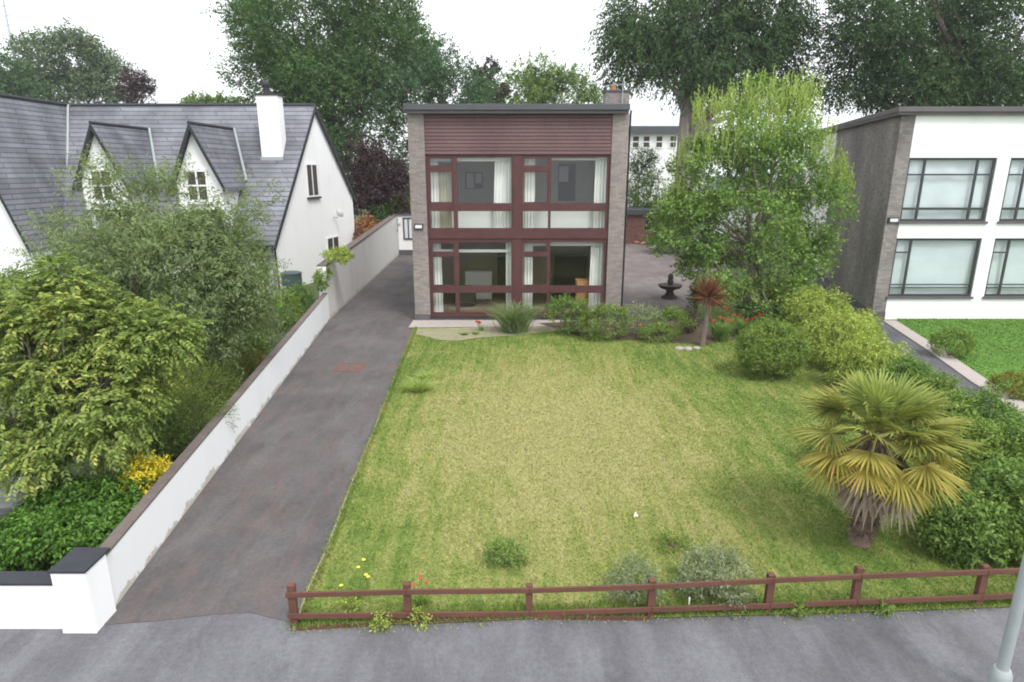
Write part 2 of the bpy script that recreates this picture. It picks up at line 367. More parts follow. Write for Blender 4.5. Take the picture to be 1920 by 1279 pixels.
def bush(name, label, cat, base, rad, lm, n=40, lobe=.16, nspr=10, k=5, sl=.12, L=.06, W=.03, group=None, stems=5, droop=.1, spr_droop=0., inner=.45, flowers=None, h0=None, outward=.9, spread=.9, squash=.8, child='foliage'):
    """rad = (rx, ry, height)"""
    bx, by, bz = base; root = thing(name, base, label, cat, group)
    c = np.array([bx, by, bz+rad[2]*.5]); cents, dirs = lobes_in(c, (rad[0]-lobe*.6, rad[1]-lobe*.6, max(.05, rad[2]*.5-lobe*.3)), n, inner, .25)
    lr = lobe*(.65+.7*RNG.random(len(cents)))
    p, d = sprigs(cents, dirs, lr, nspr, outward, spr_droop, squash)
    ok = p[:, 2] > bz+.01; p, d = p[ok], d[ok]
    foliage(child, p, d, k, sl, L, W, lm, root, droop=droop, spread=spread)
    sb = MB()
    for i in range(stems):
        q = cents[random.randrange(len(cents))]; limb(sb, (bx+random.uniform(-1,1)*rad[0]*.15, by+random.uniform(-1,1)*rad[1]*.15, bz), q, .008+rad[2]*.012, .004, .15, 5, 4)
    sb.build('stem', M['bark'], root)
    if flowers:
        nm, mat, cnt, sz = flowers
        for i in range(cnt):
            j = random.randrange(len(cents)); q = cents[j]+dirs[j]*lr[j]*1.0+np.array([0, 0, sz]); fl = MB()
            for a in range(5):
                t = a*2*math.pi/5; u = Vector((math.cos(t), math.sin(t), .35)); s_ = Vector((-math.sin(t), math.cos(t), 0))
                o = Vector(q); fl.poly([o, o+u*sz*.7+s_*sz*.4, o+u*sz*1.15, o+u*sz*.7-s_*sz*.4])
            fl.lathe(tuple(q), [(sz*.2, -.004), (sz*.25, sz*.15), (sz*.1, sz*.25)], 8)
            fl.build(nm, mat, root)
    return root
# ================================================================== THE SETTING
def ground_poly(name, pts, z, mat):
    return struct(name, MB().poly([(p[0], p[1], z) for p in pts]), mat)
def earthmat():
    m, t, b = newmat('rough_grass_ground')
    c = ramp(t, noise(t, .6, 6, .7), [(.3, (.035, .055, .018)), (.55, (.055, .085, .025)), (.75, (.10, .11, .05))])
    t.links.new(mix(t, .4, c, ramp(t, noise(t, 25, 3), [(.3, (.03,.04,.015)), (.7, (.10,.12,.05))])), b.inputs['Base Color']); b.inputs['Roughness'].default_value = 1; return m
ground_poly('ground', [(-400, -60), (400, -60), (400, 600), (-400, 600)], -.02, earthmat())
LE = [G(548,1182), G(576,1105), G(607,1038), G(650,925), G(697,813), G(738,708), G(776,616)]      # left edge of the lawn
FR = [G(548,1182), G(765,1172), G(992,1162), G(1220,1160), G(1440,1155), G(1602,1150), G(1835,1142), G(2300,1122)]  # foot of the fence
WB = [G(180,1187), G(618,599), G(748,478)]                 # foot of the boundary wall
PL = [G(1490,497), G(1545,545), G(1608,612), G(1714,697), G(1833,773), G(1911,842), G(2100,1000), G(2300,1150)]   # left edge of neighbour's path
PR = [G(1536,521), G(1600,560), G(1655,604), G(1740,661), G(1821,720), G(1864,747), G(1920,786), G(2200,985), G(2400,1115)]
ground_poly('road', [(-40, -8), (40, -8), (40, FR[-1].y+.02)]+[(p.x, p.y+.02) for p in FR[::-1]]+[(LE[0].x, LE[0].y+.5), (WB[0].x-.1, WB[0].y+.5), (-5.1, 6.9), (-40, 6.9)], -.004, M['road'])
hx0 = P(780,600,23.7).x
DM = [G(190,1172), G(300,1164), G(400,1152), G(470,1149), G(540,1166)]
drv = [(DM[-1].x, DM[-1].y)]+[(p.x+.06, p.y) for p in LE]+[(hx0+.3, 23.6), (hx0+.3, 44), (WB[2].x-.1, 44), (WB[2].x-.1, WB[2].y), (WB[1].x-.1, WB[1].y), (WB[0].x-.1, WB[0].y), (WB[0].x-.05, WB[0].y+.1)]+[(p.x, p.y) for p in DM[:-1]]
ground_poly('driveway', drv, .002, M['drive'])
def lawnmat(name, dry=1.0, blades=False):
    m, t, b = newmat(name)
    g = t.nodes.new('ShaderNodeNewGeometry')
    mp = t.nodes.new('ShaderNodeMapping'); mp.inputs['Location'].default_value = (-1.0*.22, -13.3*.135, 0); mp.inputs['Scale'].default_value = (.22, .135, 0)
    t.links.new(g.outputs['Position'], mp.inputs[0])
    gr = N(t, 'ShaderNodeTexGradient', gradient_type='SPHERICAL'); t.links.new(mp.outputs[0], gr.inputs[0])
    a = N(t, 'ShaderNodeMath', operation='MULTIPLY_ADD'); t.links.new(noise(t, .8, 5, .7), a.inputs[0]); a.inputs[1].default_value = .75
    s = N(t, 'ShaderNodeMath', operation='MULTIPLY_ADD'); t.links.new(gr.outputs['Fac'], s.inputs[0]); s.inputs[1].default_value = .62; s.inputs[2].default_value = -.44
    t.links.new(s.outputs[0], a.inputs[2])
    a2 = N(t, 'ShaderNodeMath', operation='MULTIPLY_ADD'); t.links.new(noise(t, 4.5, 4, .7, sc=(1, .12, 1)), a2.inputs[0]); a2.inputs[1].default_value = 1.0; t.links.new(a.outputs[0], a2.inputs[2])
    a3 = N(t, 'ShaderNodeMath', operation='MULTIPLY_ADD'); t.links.new(noise(t, 9, 4, .7), a3.inputs[0]); a3.inputs[1].default_value = .4; t.links.new(a2.outputs[0], a3.inputs[2])
    c = ramp(t, a3.outputs[0], [(.50, (.11,.175,.036)), (.68, (.18,.225,.058)), (.86, (.25,.262,.090)), (1.0, (.295,.285,.12))] if dry else [(.3, (.065,.14,.024)), (1.0, (.13,.25,.045))])
    if blades:
        c = mix(t, 1.0, c, ramp(t, g.outputs['Random Per Island'], [(0, (.72,.76,.6)), (.6, (1.1,1.12,1.0)), (1, (1.5,1.4,1.2))]), 'MULTIPLY')
    else:
        c = mix(t, 1.0, c, ramp(t, noise(t, 45, 3, .7), [(.3, (.72,)*3), (.7, (1.2,)*3)]), 'MULTIPLY')
    t.links.new(c, b.inputs['Base Color']); b.inputs['Roughness'].default_value = .9; b.inputs['Specular IOR Level'].default_value = .2
    if not blades: bump(t, b, noise(t, 60, 2), .02)
    return m
LAWN = [(p.x, p.y) for p in LE[::-1]]+[(p.x, p.y) for p in FR[1:]]+[(p.x, p.y) for p in PL[::-1][1:]]+[(PL[0].x-1, PL[0].y), (P(1168,590,23.6).x, 23.6), (hx0, 23.55)]
M['lawn'] = lawnmat('lawn_grass'); M['blade'] = lawnmat('lawn_blades', 1, True)
M['lawn2'] = lawnmat('neighbour_lawn_grass', 0); M['blade2'] = lawnmat('neighbour_blades', 0, True)
ground_poly('lawn', LAWN, .02, M['lawn'])
NL = [(p.x+.5, p.y) for p in PR[2:]]+[(34, 7.6), (34, 24.0), (PR[2].x+.9, 24.0)]
ground_poly('neighbour_lawn', NL, .012, M['lawn2'])
ground_poly('neighbour_path', [(p.x, p.y) for p in PL]+[(p.x, p.y) for p in PR[::-1]], .034, M['path'])
kb = MB(); sp = []
for i in range(1, len(PR)-1):
    a, b_ = PR[i], PR[i+1]
    if i < 2: continue
    kb.prism([(a.x, a.y, 0), (b_.x, b_.y, 0), (b_.x+.5, b_.y, 0), (a.x+.5, a.y, 0)][::-1], (0, 0, .07))
tag(kb.build('kerb_strip', M['concrete']), kind='structure')
ground_poly('patio', [(P(1168,590,23.7).x-.2, 24.0), (G(1290,575).x, 26.0), G(1305,521), (P(1168,590,23.7).x-.2, G(1305,521).y)], .03, M['patio'])
ground_poly('rear_yard', [(hx0+3, G(1305,521).y), G(1305,521), G(1370,500), G(1330,462), G(1160,452), (hx0+3, 52)], .026, asphalt('yard_tarmac', (.155,.128,.128), (.17,.13,.125), .4))
ground_poly('house_footpath', [(hx0-.1, 23.7), (P(1168,590,23.7).x, 23.7), (P(1168,590,23.7).x, G(960,612).y), (hx0-.1, G(960,616).y)], .034, M['concrete'])
# pale gravelly soil of the worn bed edge, irregular outline
gp = [G(783,619), G(850,617), G(960,613), G(1040,615), G(1055,622), G(1010,626), G(960,631), G(900,635), G(860,641), G(825,640), G(800,633), G(780,629)]
ground_poly('gravel_bed_edge', gp, .040, M['gravel'])
ground_poly('flower_bed', [G(1010,608), G(1200,600), G(1330,600), G(1420,630), G(1320,648), G(1200,640), G(1090,634)], .044, M['soil'])
ground_poly('left_garden_soil', [(WB[0].x-.15, WB[0].y+.1), (WB[1].x-.15, WB[1].y), (WB[2].x-.15, WB[2].y), (-30, 44), (-30, 7)], .03, earthmat())
# lawn edging
eb = MB()
for a, b_ in zip(LE, LE[1:]):
    s_ = .035 if a.y > 7.6 else .02
    eb.prism([(a.x+.02, a.y, 0), (a.x+.02+s_, a.y, 0), (b_.x+.02+s_, b_.y, 0), (b_.x+.02, b_.y, 0)], (0, 0, .045))
tag(eb.build('lawn_edging', M['stone']), kind='structure')

def inpoly(x, y, poly):
    r = np.zeros(len(x), bool); n = len(poly)
    for i in range(n):
        x0, y0 = poly[i][0], poly[i][1]; x1, y1 = poly[(i+1) % n][0], poly[(i+1) % n][1]
        c = ((y0 > y) != (y1 > y)); 
        with np.errstate(divide='ignore', invalid='ignore'): xi = (x1-x0)*(y-y0)/(y1-y0)+x0
        r ^= c & (x < xi)
    return r
def grass(name, poly, z, n, hgt, mat, xr, yr, dens=lambda x, y: 1, w=.006):
    x = RNG.uniform(*xr, n*3); y = RNG.uniform(*yr, n*3)
    ok = inpoly(x, y, poly) & (RNG.random(n*3) < dens(x, y)); x, y = x[ok][:n], y[ok][:n]; k = len(x)
    a = RNG.random(k)*2*np.pi; h = hgt*(.5+.8*RNG.random(k)); ww = w*(1+y/9)*.7
    v = np.empty((k, 3, 3)); lean = .75
    v[:, 0] = np.stack([x-np.cos(a)*ww, y-np.sin(a)*ww, np.full(k, z)], 1)
    v[:, 1] = np.stack([x+np.cos(a)*ww, y+np.sin(a)*ww, np.full(k, z)], 1)
    th = RNG.random(k)*2*np.pi; v[:, 2] = np.stack([x+np.cos(th)*h*lean, y+np.sin(th)*h*lean, z+h*.8], 1)
    me = bpy.data.meshes.new(name); me.vertices.add(k*3); me.vertices.foreach_set('co', v.reshape(-1))
    me.loops.add(k*3); me.loops.foreach_set('vertex_index', np.arange(k*3, dtype=np.int32))
    me.polygons.add(k); me.polygons.foreach_set('loop_start', np.arange(0, k*3, 3, dtype=np.int32)); me.update(calc_edges=True)
    return link(name, me, mat)
LIN = [(p[0]+.03 if i < 7 else p[0], p[1]) for i, p in enumerate(LAWN)]
gtop = 22.2
g1 = grass('lawn_grass', LIN, .02, 330000, .035, M['blade'], (-4, 9.5), (6.9, gtop), lambda x, y: np.clip(9/y, .3, 1))
tag(g1, 'short patchy green and straw coloured grass of the front lawn', 'grass', kind='stuff')
g2 = grass('neighbour_grass', NL, .012, 30000, .035, M['blade2'], (8, 22), (14, 24), w=.01)
tag(g2, 'even bright green grass of the neighbouring lawn', 'grass', kind='stuff')
# longer tufts along the edges and under the fence
def edge_tufts(name, pts, wid, n, hgt, mat, label, z=.02):
    xs, ys = [], []
    for a, b_ in zip(pts, pts[1:]):
        m = int(n*(b_-a).length/sum((q-p).length for p, q in zip(pts, pts[1:])))
        t = RNG.random(m); xs.append(a.x+(b_.x-a.x)*t+RNG.normal(size=m)*wid); ys.append(a.y+(b_.y-a.y)*t+RNG.normal(size=m)*wid)
    x, y = np.concatenate(xs), np.concatenate(ys); k = len(x); h = hgt*(.4+.9*RNG.random(k))
    C = np.stack([x, y, np.full(k, z)], 1); T = nrm(np.stack([RNG.normal(size=k)*.5, RNG.normal(size=k)*.5, np.ones(k)], 1))
    o = leaves(name, C, T, sphere_dirs(k), h, .012, mat, fold=.1); return tag(o, label, 'grass', kind='stuff')
edge_tufts('long_grass', [Vector((p.x+.07, p.y, 0)) for p in LE], .03, 9000, .07, M['blade'], 'longer green grass lining the left edge of the lawn beside the driveway')
edge_tufts('verge_grass', [Vector((p.x, p.y+.10, 0)) for p in FR], .07, 9000, .09, LM['shrub'], 'rough grass growing along the foot of the timber fence')

# ================================================================== BOUNDARY WALL, PILLAR, FRONT WALL
def wall_run(root, pts, h, th, mat, cap, capname='coping', over=.03, capz=.05, part='wall', zl=None):
    """pts: foot of the visible face, wall thickness lies to the left (-x)"""
    a, b_ = pts; d = (b_-a).normalized(); n = Vector((-d.y, d.x, 0)); z = Vector((0, 0, 1))
    body = MB().prism([a+z*-.05, b_+z*-.05, b_+z*h[1], a+z*h[0]], n*th); body.build(part, mat, root)
    c = MB().prism([a-n*over+z*(h[0]+.002), b_-n*over+z*(h[1]+.002), b_-n*over+z*(h[1]+capz), a-n*over+z*(h[0]+capz)], n*(th+2*over)); c.build(capname, cap, root)
bw = thing('boundary_wall', tuple(WB[0]), 'low white painted boundary wall running along the left side of the driveway', 'wall')
wall_run(bw, (WB[0]+Vector((-.0, .02, 0))+(WB[1]-WB[0]).normalized()*.42, WB[1]), (.76, 1.02), .16, M['wallwhite'], M['coping'], over=.006, capz=.035)
hw = thing('high_wall', tuple(WB[1]), 'tall grey rendered wall with brown coping at the far end of the driveway', 'wall')
wall_run(hw, (WB[1]+Vector((0, .003, 0)), WB[2]), (2.05, 2.66), .30, M['wallbeige'], M['coping'], capz=.07)
# white end face of the high wall
d_ = (WB[2]-WB[1]).normalized(); nn = Vector((-d_.y, d_.x, 0))
MB().prism([WB[1]+nn*.302-d_*.035, WB[1]+nn*.302+d_*0, WB[1]-nn*.004+d_*0, WB[1]-nn*.004-d_*.035], (0, 0, 2.04)).build('end_face', M['white'], hw)
gpL, gpR = G(118,1187), G(181,1187)
gpost = thing('gate_pillar', (gpL.x, gpL.y, 0), 'square white gate pillar with flat black cap at the street corner of the driveway', 'pillar')
MB().box(gpL.x, gpR.x, gpL.y, gpL.y+.42, -.02, .86).build('shaft', M['white'], gpost, bevel=.006)
MB().box(gpL.x-.02, gpR.x+.015, gpL.y-.015, gpL.y+.50, .862, .895).build('cap', M['slatecap'], gpost, bevel=.004)
fw = thing('front_wall', (gpL.x-3, gpL.y+.1, 0), 'low white front wall running left from the gate pillar beside the street', 'wall')
MB().box(-12, gpL.x-.002, gpL.y+.08, gpL.y+.30, -.02, .635).build('wall', M['white'], fw)
MB().box(-12, gpL.x-.002, gpL.y+.065, gpL.y+.32, .637, .665).build('coping', M['slatecap'], fw)

# ================================================================== MAIN HOUSE
Y0 = 23.7
def PX(px, py=400): return P(px, py, Y0).x
def PZ(py, Y=Y0): return P(960, py, Y).z
xl0, xl1 = (P(762,215,Y0).x+P(780,600,Y0).x)/2, (P(793,215,Y0).x+P(808,595,Y0).x)/2
xr0, xr1 = (P(1146,215,Y0).x+P(1139,560,Y0).x)/2, (P(1177,215,Y0).x+P(1166,585,Y0).x)/2
ztop = PZ(213)
mh = thing('flat_roofed_house', ((xl0+xr1)/2, Y0, 0), 'two storey flat roofed house with maroon window grid between grey brick piers', 'house')
BK = Y0+11
MB().box(xl0, xl1, Y0, Y0+.5, .26, ztop).build('brick_pier', M['brick'], mh)
MB().box(xr0, xr1, Y0, Y0+.5, .26, ztop).build('brick_pier', M['brick'], mh)
MB().box(xl0, xl0+.3, Y0+.502, BK, .26, ztop).build('side_wall', M['brickdark'], mh)
MB().box(xr1-.3, xr1, Y0+.502, BK, .26, ztop).build('side_wall', M['brickdark'], mh)
MB().box(xl0+.302, xr1-.302, BK-.3, BK, .26, ztop).build('rear_wall', M['brickdark'], mh)
MB().box(xl0-.02, xl1, Y0-.03, Y0+.5, -.02, .258).build('plinth', M['plinth'], mh)
MB().box(xr0, xr1+.02, Y0-.03, Y0+.5, -.02, .258).build('plinth', M['plinth'], mh)
MB().box(xl1+.002, xr0-.002, Y0+.06, Y0+.4, -.02, PZ(592)).build('plinth', M['plinth'], mh)
fx0, fx1 = P(756,205,Y0-.3).x, P(1182,205,Y0-.3).x
rf = MB().box(fx0+.12, fx1-.12, Y0-.10, BK+.1, ztop+.002, ztop+.10).box(fx0, fx1, Y0-.28, BK+.25, ztop+.102, ztop+.30).build('roof', M['fascia'], mh, bevel=.01)
MB().box(fx0+.03, fx1-.03, Y0-.20, Y0-.102, ztop-.01, ztop+.10).build('fascia_board', M['fascia2'], rf)
MB().box(xl1+.002, xr0-.002, Y0+.05, Y0+.10, PZ(290), ztop-.002).build('cladding', M['clad'], mh)
# shadow gap boards: relief of the weatherboards
wb_ = MB(); z = PZ(290)+.02
while z < ztop-.08:
    wb_.prism([(xl1+.004, Y0+.048, z), (xl1+.004, Y0+.034, z), (xl1+.004, Y0+.044, z+.118)], (xr0-xl1-.008, 0, 0)); z += .125
wb_.build('weatherboards', M['clad'], mh)
FY = Y0+.10          # frame plane
def bar(mb, x0, x1, z0, z1, y=FY, d=.10): mb.box(x0, x1, y, y+d, z0, z1)
zl = {k: PZ(k, FY) for k in (290, 295, 312, 321, 381, 396, 430, 447, 454, 474, 480, 536, 549, 586, 592)}
X = lambda px: P(px, 340, FY).x
XB = {'L': (X(800), X(805), X(849), X(857), X(958.5), X(962)), 'R': (X(977), X(981), X(1028.5), X(1033.5), X(1137.5), X(1142))}
for q0, q1 in ((xl1+.002, X(800)), (X(962), X(977)), (X(1142), xr0-.002)):
    st_ = MB(); bar(st_, q0, q1, zl[592], zl[290]-.002, FY-.02, .16); st_.build('frame_post', M['wood'], mh)
MB().box(xl1+.004, xr0-.004, FY-.045, FY+.14, zl[447], zl[430]).build('floor_beam', M['wood'], mh)
panes = {}
for side in 'LR':
    a0, a1, b0, b1, c0, c1 = XB[side]
    for (t0, t1, v0, v1, p0, q0, s0) in ((290, 295, 312, 321, 381, 396, 430), (447, 454, 474, 480, 536, 549, 586)):
        wn = MB(); bot = 592 if s0 == 586 else 430; e = .003
        zt, zb = zl[t0]-e, zl[bot]+e
        s0z = zl[430]+.045 if s0 == 430 else zl[586]
        bar(wn, a0+e, c1-e, zl[t1], zt); bar(wn, a0+e, a1, s0z, zl[t1]-e); bar(wn, c0, c1-e, s0z, zl[t1]-e)
        bar(wn, a1+e, b0-e, zl[v0+0], zl[v0]-.001+.0, FY+.01, .08) if False else None
        bar(wn, b0, b1, s0z, zl[t1]-e); bar(wn, a1+e, b0-e, zl[v1], zl[v0], FY-.02, .12)
        bar(wn, a1+e, b0-e, zl[q0], zl[p0], FY-.02, .12); bar(wn, b1+e, c0-e, zl[q0], zl[p0], FY-.02, .12)
        bar(wn, a0+e, c1-e, zb, s0z-e)
        # casement and vent sashes
        for (x0, x1, z0, z1) in ((a1+.006, b0-.006, zl[v0]+.004, zl[t1]-.006), (a1+.006, b0-.006, zl[p0]+.004, zl[v1]-.004)):
            w_ = .035; bar(wn, x0, x1, z1-w_, z1, FY-.01, .06); bar(wn, x0, x1, z0, z0+w_, FY-.01, .06); bar(wn, x0, x0+w_, z0+w_+.001, z1-w_-.001, FY-.01, .06); bar(wn, x1-w_, x1, z0+w_+.001, z1-w_-.001, FY-.01, .06)
        wo = wn.build('window', M['wood'], mh)
        for (x0, x1, z0, z1) in ((a1, b0, zl[v0], zl[t1]), (a1, b0, zl[p0], zl[v1]), (a1, b0, s0z, zl[q0]), (b1, c0, zl[p0], zl[t1]), (b1, c0, s0z, zl[q0])):
            MB().box(x0+.004, x1-.004, FY+.052, FY+.058, z0+.002, z1-.002).build('pane', M['glass'], wo)
    MB().box(XB[side][0], XB[side][5], Y0-.02, FY-.002, zl[592]-.0, zl[592]+.04).build('window_sill', M['wood'], mh)
# rooms
zf = .22; zc_ = zl[447]+.05; zf2 = zl[430]-.10; zc2 = zl[290]+.12; RB = Y0+4.6; xi0, xi1 = xl0+.33, xr1-.33; xm = (X(962)+X(977))/2
MB().box(xi0, xi1, Y0+.42, RB, zf-.1, zf).build('floor', M['carpet'], mh)
MB().box(xi0, xi1, Y0+.32, RB, zc_, zf2).build('floor', M['lightpanel'], mh)
MB().box(xi0, xi1, Y0+.32, RB, zc2, zc2+.1).build('ceiling', M['whitewood'], mh)
MB().box(xm-.06, xm+.06, Y0+.32, RB, zf, zc_-.003).build('partition', M['roomtan'], mh)
MB().box(xm-.06, xm+.06, Y0+.32, RB, zf2+.003, zc2-.003).build('partition', M['roomgrey'], mh)
MB().box(xi0, xi1, RB+.002, RB+.12, zf, zc_-.003).build('room_wall', M['roomtan'], mh)
MB().box(xi0, xi1, RB+.002, RB+.12, zf2+.003, zc2-.003).build('room_wall', M['roomgrey'], mh)
for side in 'LR':   # pale boxed radiators/upstands behind the low upper panes
    MB().box(XB[side][0]+.02, XB[side][5]-.02, Y0+.75, Y0+.80, zf2+.01, zl[396]+.02).build('upstand_panel', M['lightpanel'], mh)
def inroom(name, px0, py0, px1, py1, Y, d, mat, label, cat):
    a, b_ = P(px0, py1, Y), P(px1, py0, Y)
    o = MB().box(a.x, b_.x, Y-d, Y, a.z, b_.z).build(name, mat, None, bevel=.01); return tag(o, label, cat)
# back window of left bedroom, doorway of right bedroom (parts of the house): pale panels painted as daylight, dark sheets as unlit openings
def hpart(name, px0, py0, px1, py1, Y, d, mat):
    a, b_ = P(px0, py1, Y), P(px1, py0, Y); return MB().box(a.x, b_.x, Y-d, Y, a.z, b_.z).build(name, mat, mh)
Yb = RB-.004
hpart('rear_window', 873, 323, 905, 354, Yb, .03, M['darkframe']); hpart('rear_window_pane', 875, 325, 888, 353, Yb-.034, .01, M['plate']); hpart('rear_window_pane', 891, 325, 903, 343, Yb-.034, .01, M['plate'])
hpart('inner_doorway', 1046, 307, 1080, 377, Yb, .02, M['roomdark']); hpart('painted_doorway_light', 1048, 312, 1066, 341, Yb-.024, .01, M['plate'])
hpart('inner_doorway', 933, 468, 950, 542, Yb, .02, M['roomdark'])
MB().box(X(857), X(962), Y0+.36, Y0+.40, zl[295]-.14, zl[295]-.02).build('curtain_rail', M['whitewood'], mh)
MB().box(X(803), X(849), Y0+.36, Y0+.40, zl[295]-.14, zl[295]-.05).build('curtain_rail', M['whitewood'], mh)
MB().box(X(1034), X(1140), Y0+.36, Y0+.40, zl[295]-.10, zl[295]-.03).build('curtain_rail', M['whitewood'], mh)
MB().box(X(803), X(960), Y0+.36, Y0+.40, PZ(475.5), PZ(470)).build('curtain_rail', M['whitewood'], mh)
MB().box(X(981), X(1138), Y0+.36, Y0+.40, zl[454]-.17, zl[454]-.02).build('curtain_rail', M['whitewood'], mh)
def curtain(px0, px1, ptop, pbot, mat, label, flare=0.0, py=340, group='curtains behind the maroon window grid'):
    Yc = Y0+.5; x0, x1 = P(px0, py, Yc).x, P(px1, py, Yc).x; z1, z0 = P(960, ptop, Yc).z, P(960, pbot, Yc).z
    n = max(14, int((x1-x0)/.02)); mb = MB(); rows = 6; th = .012
    for s in (0, 1):
        for j in range(rows+1):
            t = j/rows; zz = z1+(z0-z1)*t
            for i in range(n+1):
                u = i/n; xx = x0+(x1-x0)*u+flare*t*(1-u if flare < 0 else u)
                mb.v.append((xx, Yc+.03*math.sin(u*(x1-x0)*55+.6*t)*(.6+.4*t)+s*th, zz))
    W_ = n+1
    for s in (0, 1):
        o = s*(rows+1)*W_
        for j in range(rows):
            for i in range(n):
                q = (o+j*W_+i, o+(j+1)*W_+i, o+(j+1)*W_+i+1, o+j*W_+i+1); mb.f.append(q if s == 0 else q[::-1])
    return tag(mb.build('curtain', mat, smooth=True), label, 'curtain', group)
curtain(804, 822, 296, 428, M['curtain'], 'narrow white curtain at the far left of the upper left window')
curtain(823, 846, 318, 428, M['beigecurtain'], 'beige shaded curtain beside the white one in the upper left window')
curtain(928, 961, 293, 428, M['curtain'], 'wide white curtain at the right of the upper left window', -.06)
curtain(981, 1003, 294, 428, M['curtain'], 'white curtain at the left of the upper right window')
curtain(1115, 1138, 294, 428, M['curtain'], 'white curtain at the right of the upper right window')
curtain(806, 823, 455, 586, M['curtain'], 'white curtain at the far left of the ground floor left window', .03)
curtain(948, 961, 455, 586, M['curtain'], 'slim white curtain at the right of the ground floor left window', .02)
curtain(981, 1000, 455, 586, M['curtain'], 'white curtain at the left of the ground floor right window')
curtain(1112, 1137, 455, 586, M['curtain'], 'white curtain at the right of the ground floor right window', -.02)
# furniture seen through the glass
def cabinet(name, px0, py0, px1, Y, depth, mat, label, cat, drawers=3):
    a, b_ = P(px0, py0, Y), P(px1, py0, Y); r = thing(name, ((a.x+b_.x)/2, Y, zf), label, cat)
    MB().box(a.x, b_.x, Y, Y+depth, zf+.04, a.z-.03).build('carcass', mat, r, bevel=.005)
    MB().box(a.x-.02, b_.x+.02, Y-.02, Y+depth+.01, a.z-.028, a.z).build('top', mat, r, bevel=.005)
    hh = (a.z-.06-zf)/drawers
    for i in range(drawers): MB().box(a.x+.03, b_.x-.03, Y-.012, Y-.001, zf+.06+i*hh, zf+.04+(i+1)*hh-.03).build('drawer', mat, r)
    for sx in (a.x+.02, b_.x-.06): MB().box(sx, sx+.04, Y+.02, Y+.06, zf, zf+.038).build('leg', mat, r)
cabinet('cabinet', 1081, 525, 1113, Y0+.75, .45, M['pine'], 'orange pine cabinet inside the ground floor right window', 'cabinet')
cabinet('sideboard', 872, 509, 922, Y0+2.9, .4, M['lightpanel'], 'white low sideboard inside the ground floor left window', 'sideboard')
cabinet('bookcase', 1040, 478, 1098, Y0+3.9, .4, M['roomdark'], 'dark bookcase at the back of the ground floor right room', 'bookcase', 5)
ch = thing('armchair', (P(872,530,Y0+1.5).x, Y0+1.5, zf), 'black backed armchair inside the ground floor left window', 'armchair'); cx_ = ch.location.x; cy_ = Y0+1.5
MB().box(cx_-.32, cx_+.32, cy_, cy_+.6, zf+.18, zf+.42).build('seat', M['roomdark'], ch, bevel=.04)
MB().prism([(cx_-.32, cy_-.14, zf+.18), (cx_-.32, cy_-.02, zf+.18), (cx_-.32, cy_-.06, zf+.92), (cx_-.32, cy_-.2, zf+.92)], (.64, 0, 0)).build('backrest', M['roomdark'], ch, bevel=.03)
for s in (-1, 1): MB().box(cx_+s*.36-.05, cx_+s*.36+.05, cy_, cy_+.55, zf+.1, zf+.6).build('armrest', M['roomdark'], ch, bevel=.02)
# number plate light on pier, downpipe, chimney, aerial
pp = P(785, 425, Y0-.03)
hs_ = thing('house_sign', (pp.x, Y0-.03, pp.z), 'small dark framed sign with pale plate on the brick pier of the maroon windowed house', 'sign')
MB().box(pp.x-.17, pp.x+.17, Y0-.05, Y0-.002, pp.z-.105, pp.z+.105).build('frame', M['black'], hs_, bevel=.008)
MB().box(pp.x-.125, pp.x+.125, Y0-.056, Y0-.051, pp.z-.06, pp.z+.06).build('plate', M['plate'], hs_)
dpx = xr1+.06
MB().tube([(dpx, Y0+.1, .28), (dpx, Y0+.1, ztop-.05), (dpx, Y0+.02, ztop+.10)], .036, 8).tube([(dpx, Y0+.1, .3), (dpx+.03, Y0+.03, .16)], .038, 8).build('downpipe', M['black'], mh, smooth=True)
cA, cB = P(1136, 172, Y0+7), P(1180, 195, Y0+7)
chm = MB().box(cA.x, cB.x, Y0+7, Y0+8, ztop+.302, cA.z).build('chimney', M['brickdark'], mh)
MB().box(cA.x-.04, cB.x+.04, Y0+6.96, Y0+8.04, cA.z+.002, cA.z+.08).build('chimney_cap', M['fascia'], chm)
cm = (cA.x+cB.x)/2
MB().lathe((cm-.15, Y0+7.5, cA.z+.08), [(.14, 0), (.12, .25), (.15, .3)], 12).build('chimney_pot', M['terracotta'], chm, smooth=True)
ae = thing('television_aerial', (cm+.2, Y0+6.9, ztop+.3), 'pale television aerial standing beside the chimney of the flat roofed house', 'aerial')
MB().tube([(cm+.2, Y0+6.9, ztop+.302), (cm+.2, Y0+6.9, cA.z+.35)], .022, 6).build('mast', M['galv'], ae)
bm_ = MB().tube([(cm-.35, Y0+6.9, cA.z+.28), (cm+.45, Y0+6.9, cA.z+.28)], .015, 6)
for i in range(6): bm_.tube([(cm-.3+i*.13, Y0+6.65, cA.z+.29), (cm-.3+i*.13, Y0+7.15, cA.z+.29)], .008, 5)
bm_.build('boom', M['galv'], ae)
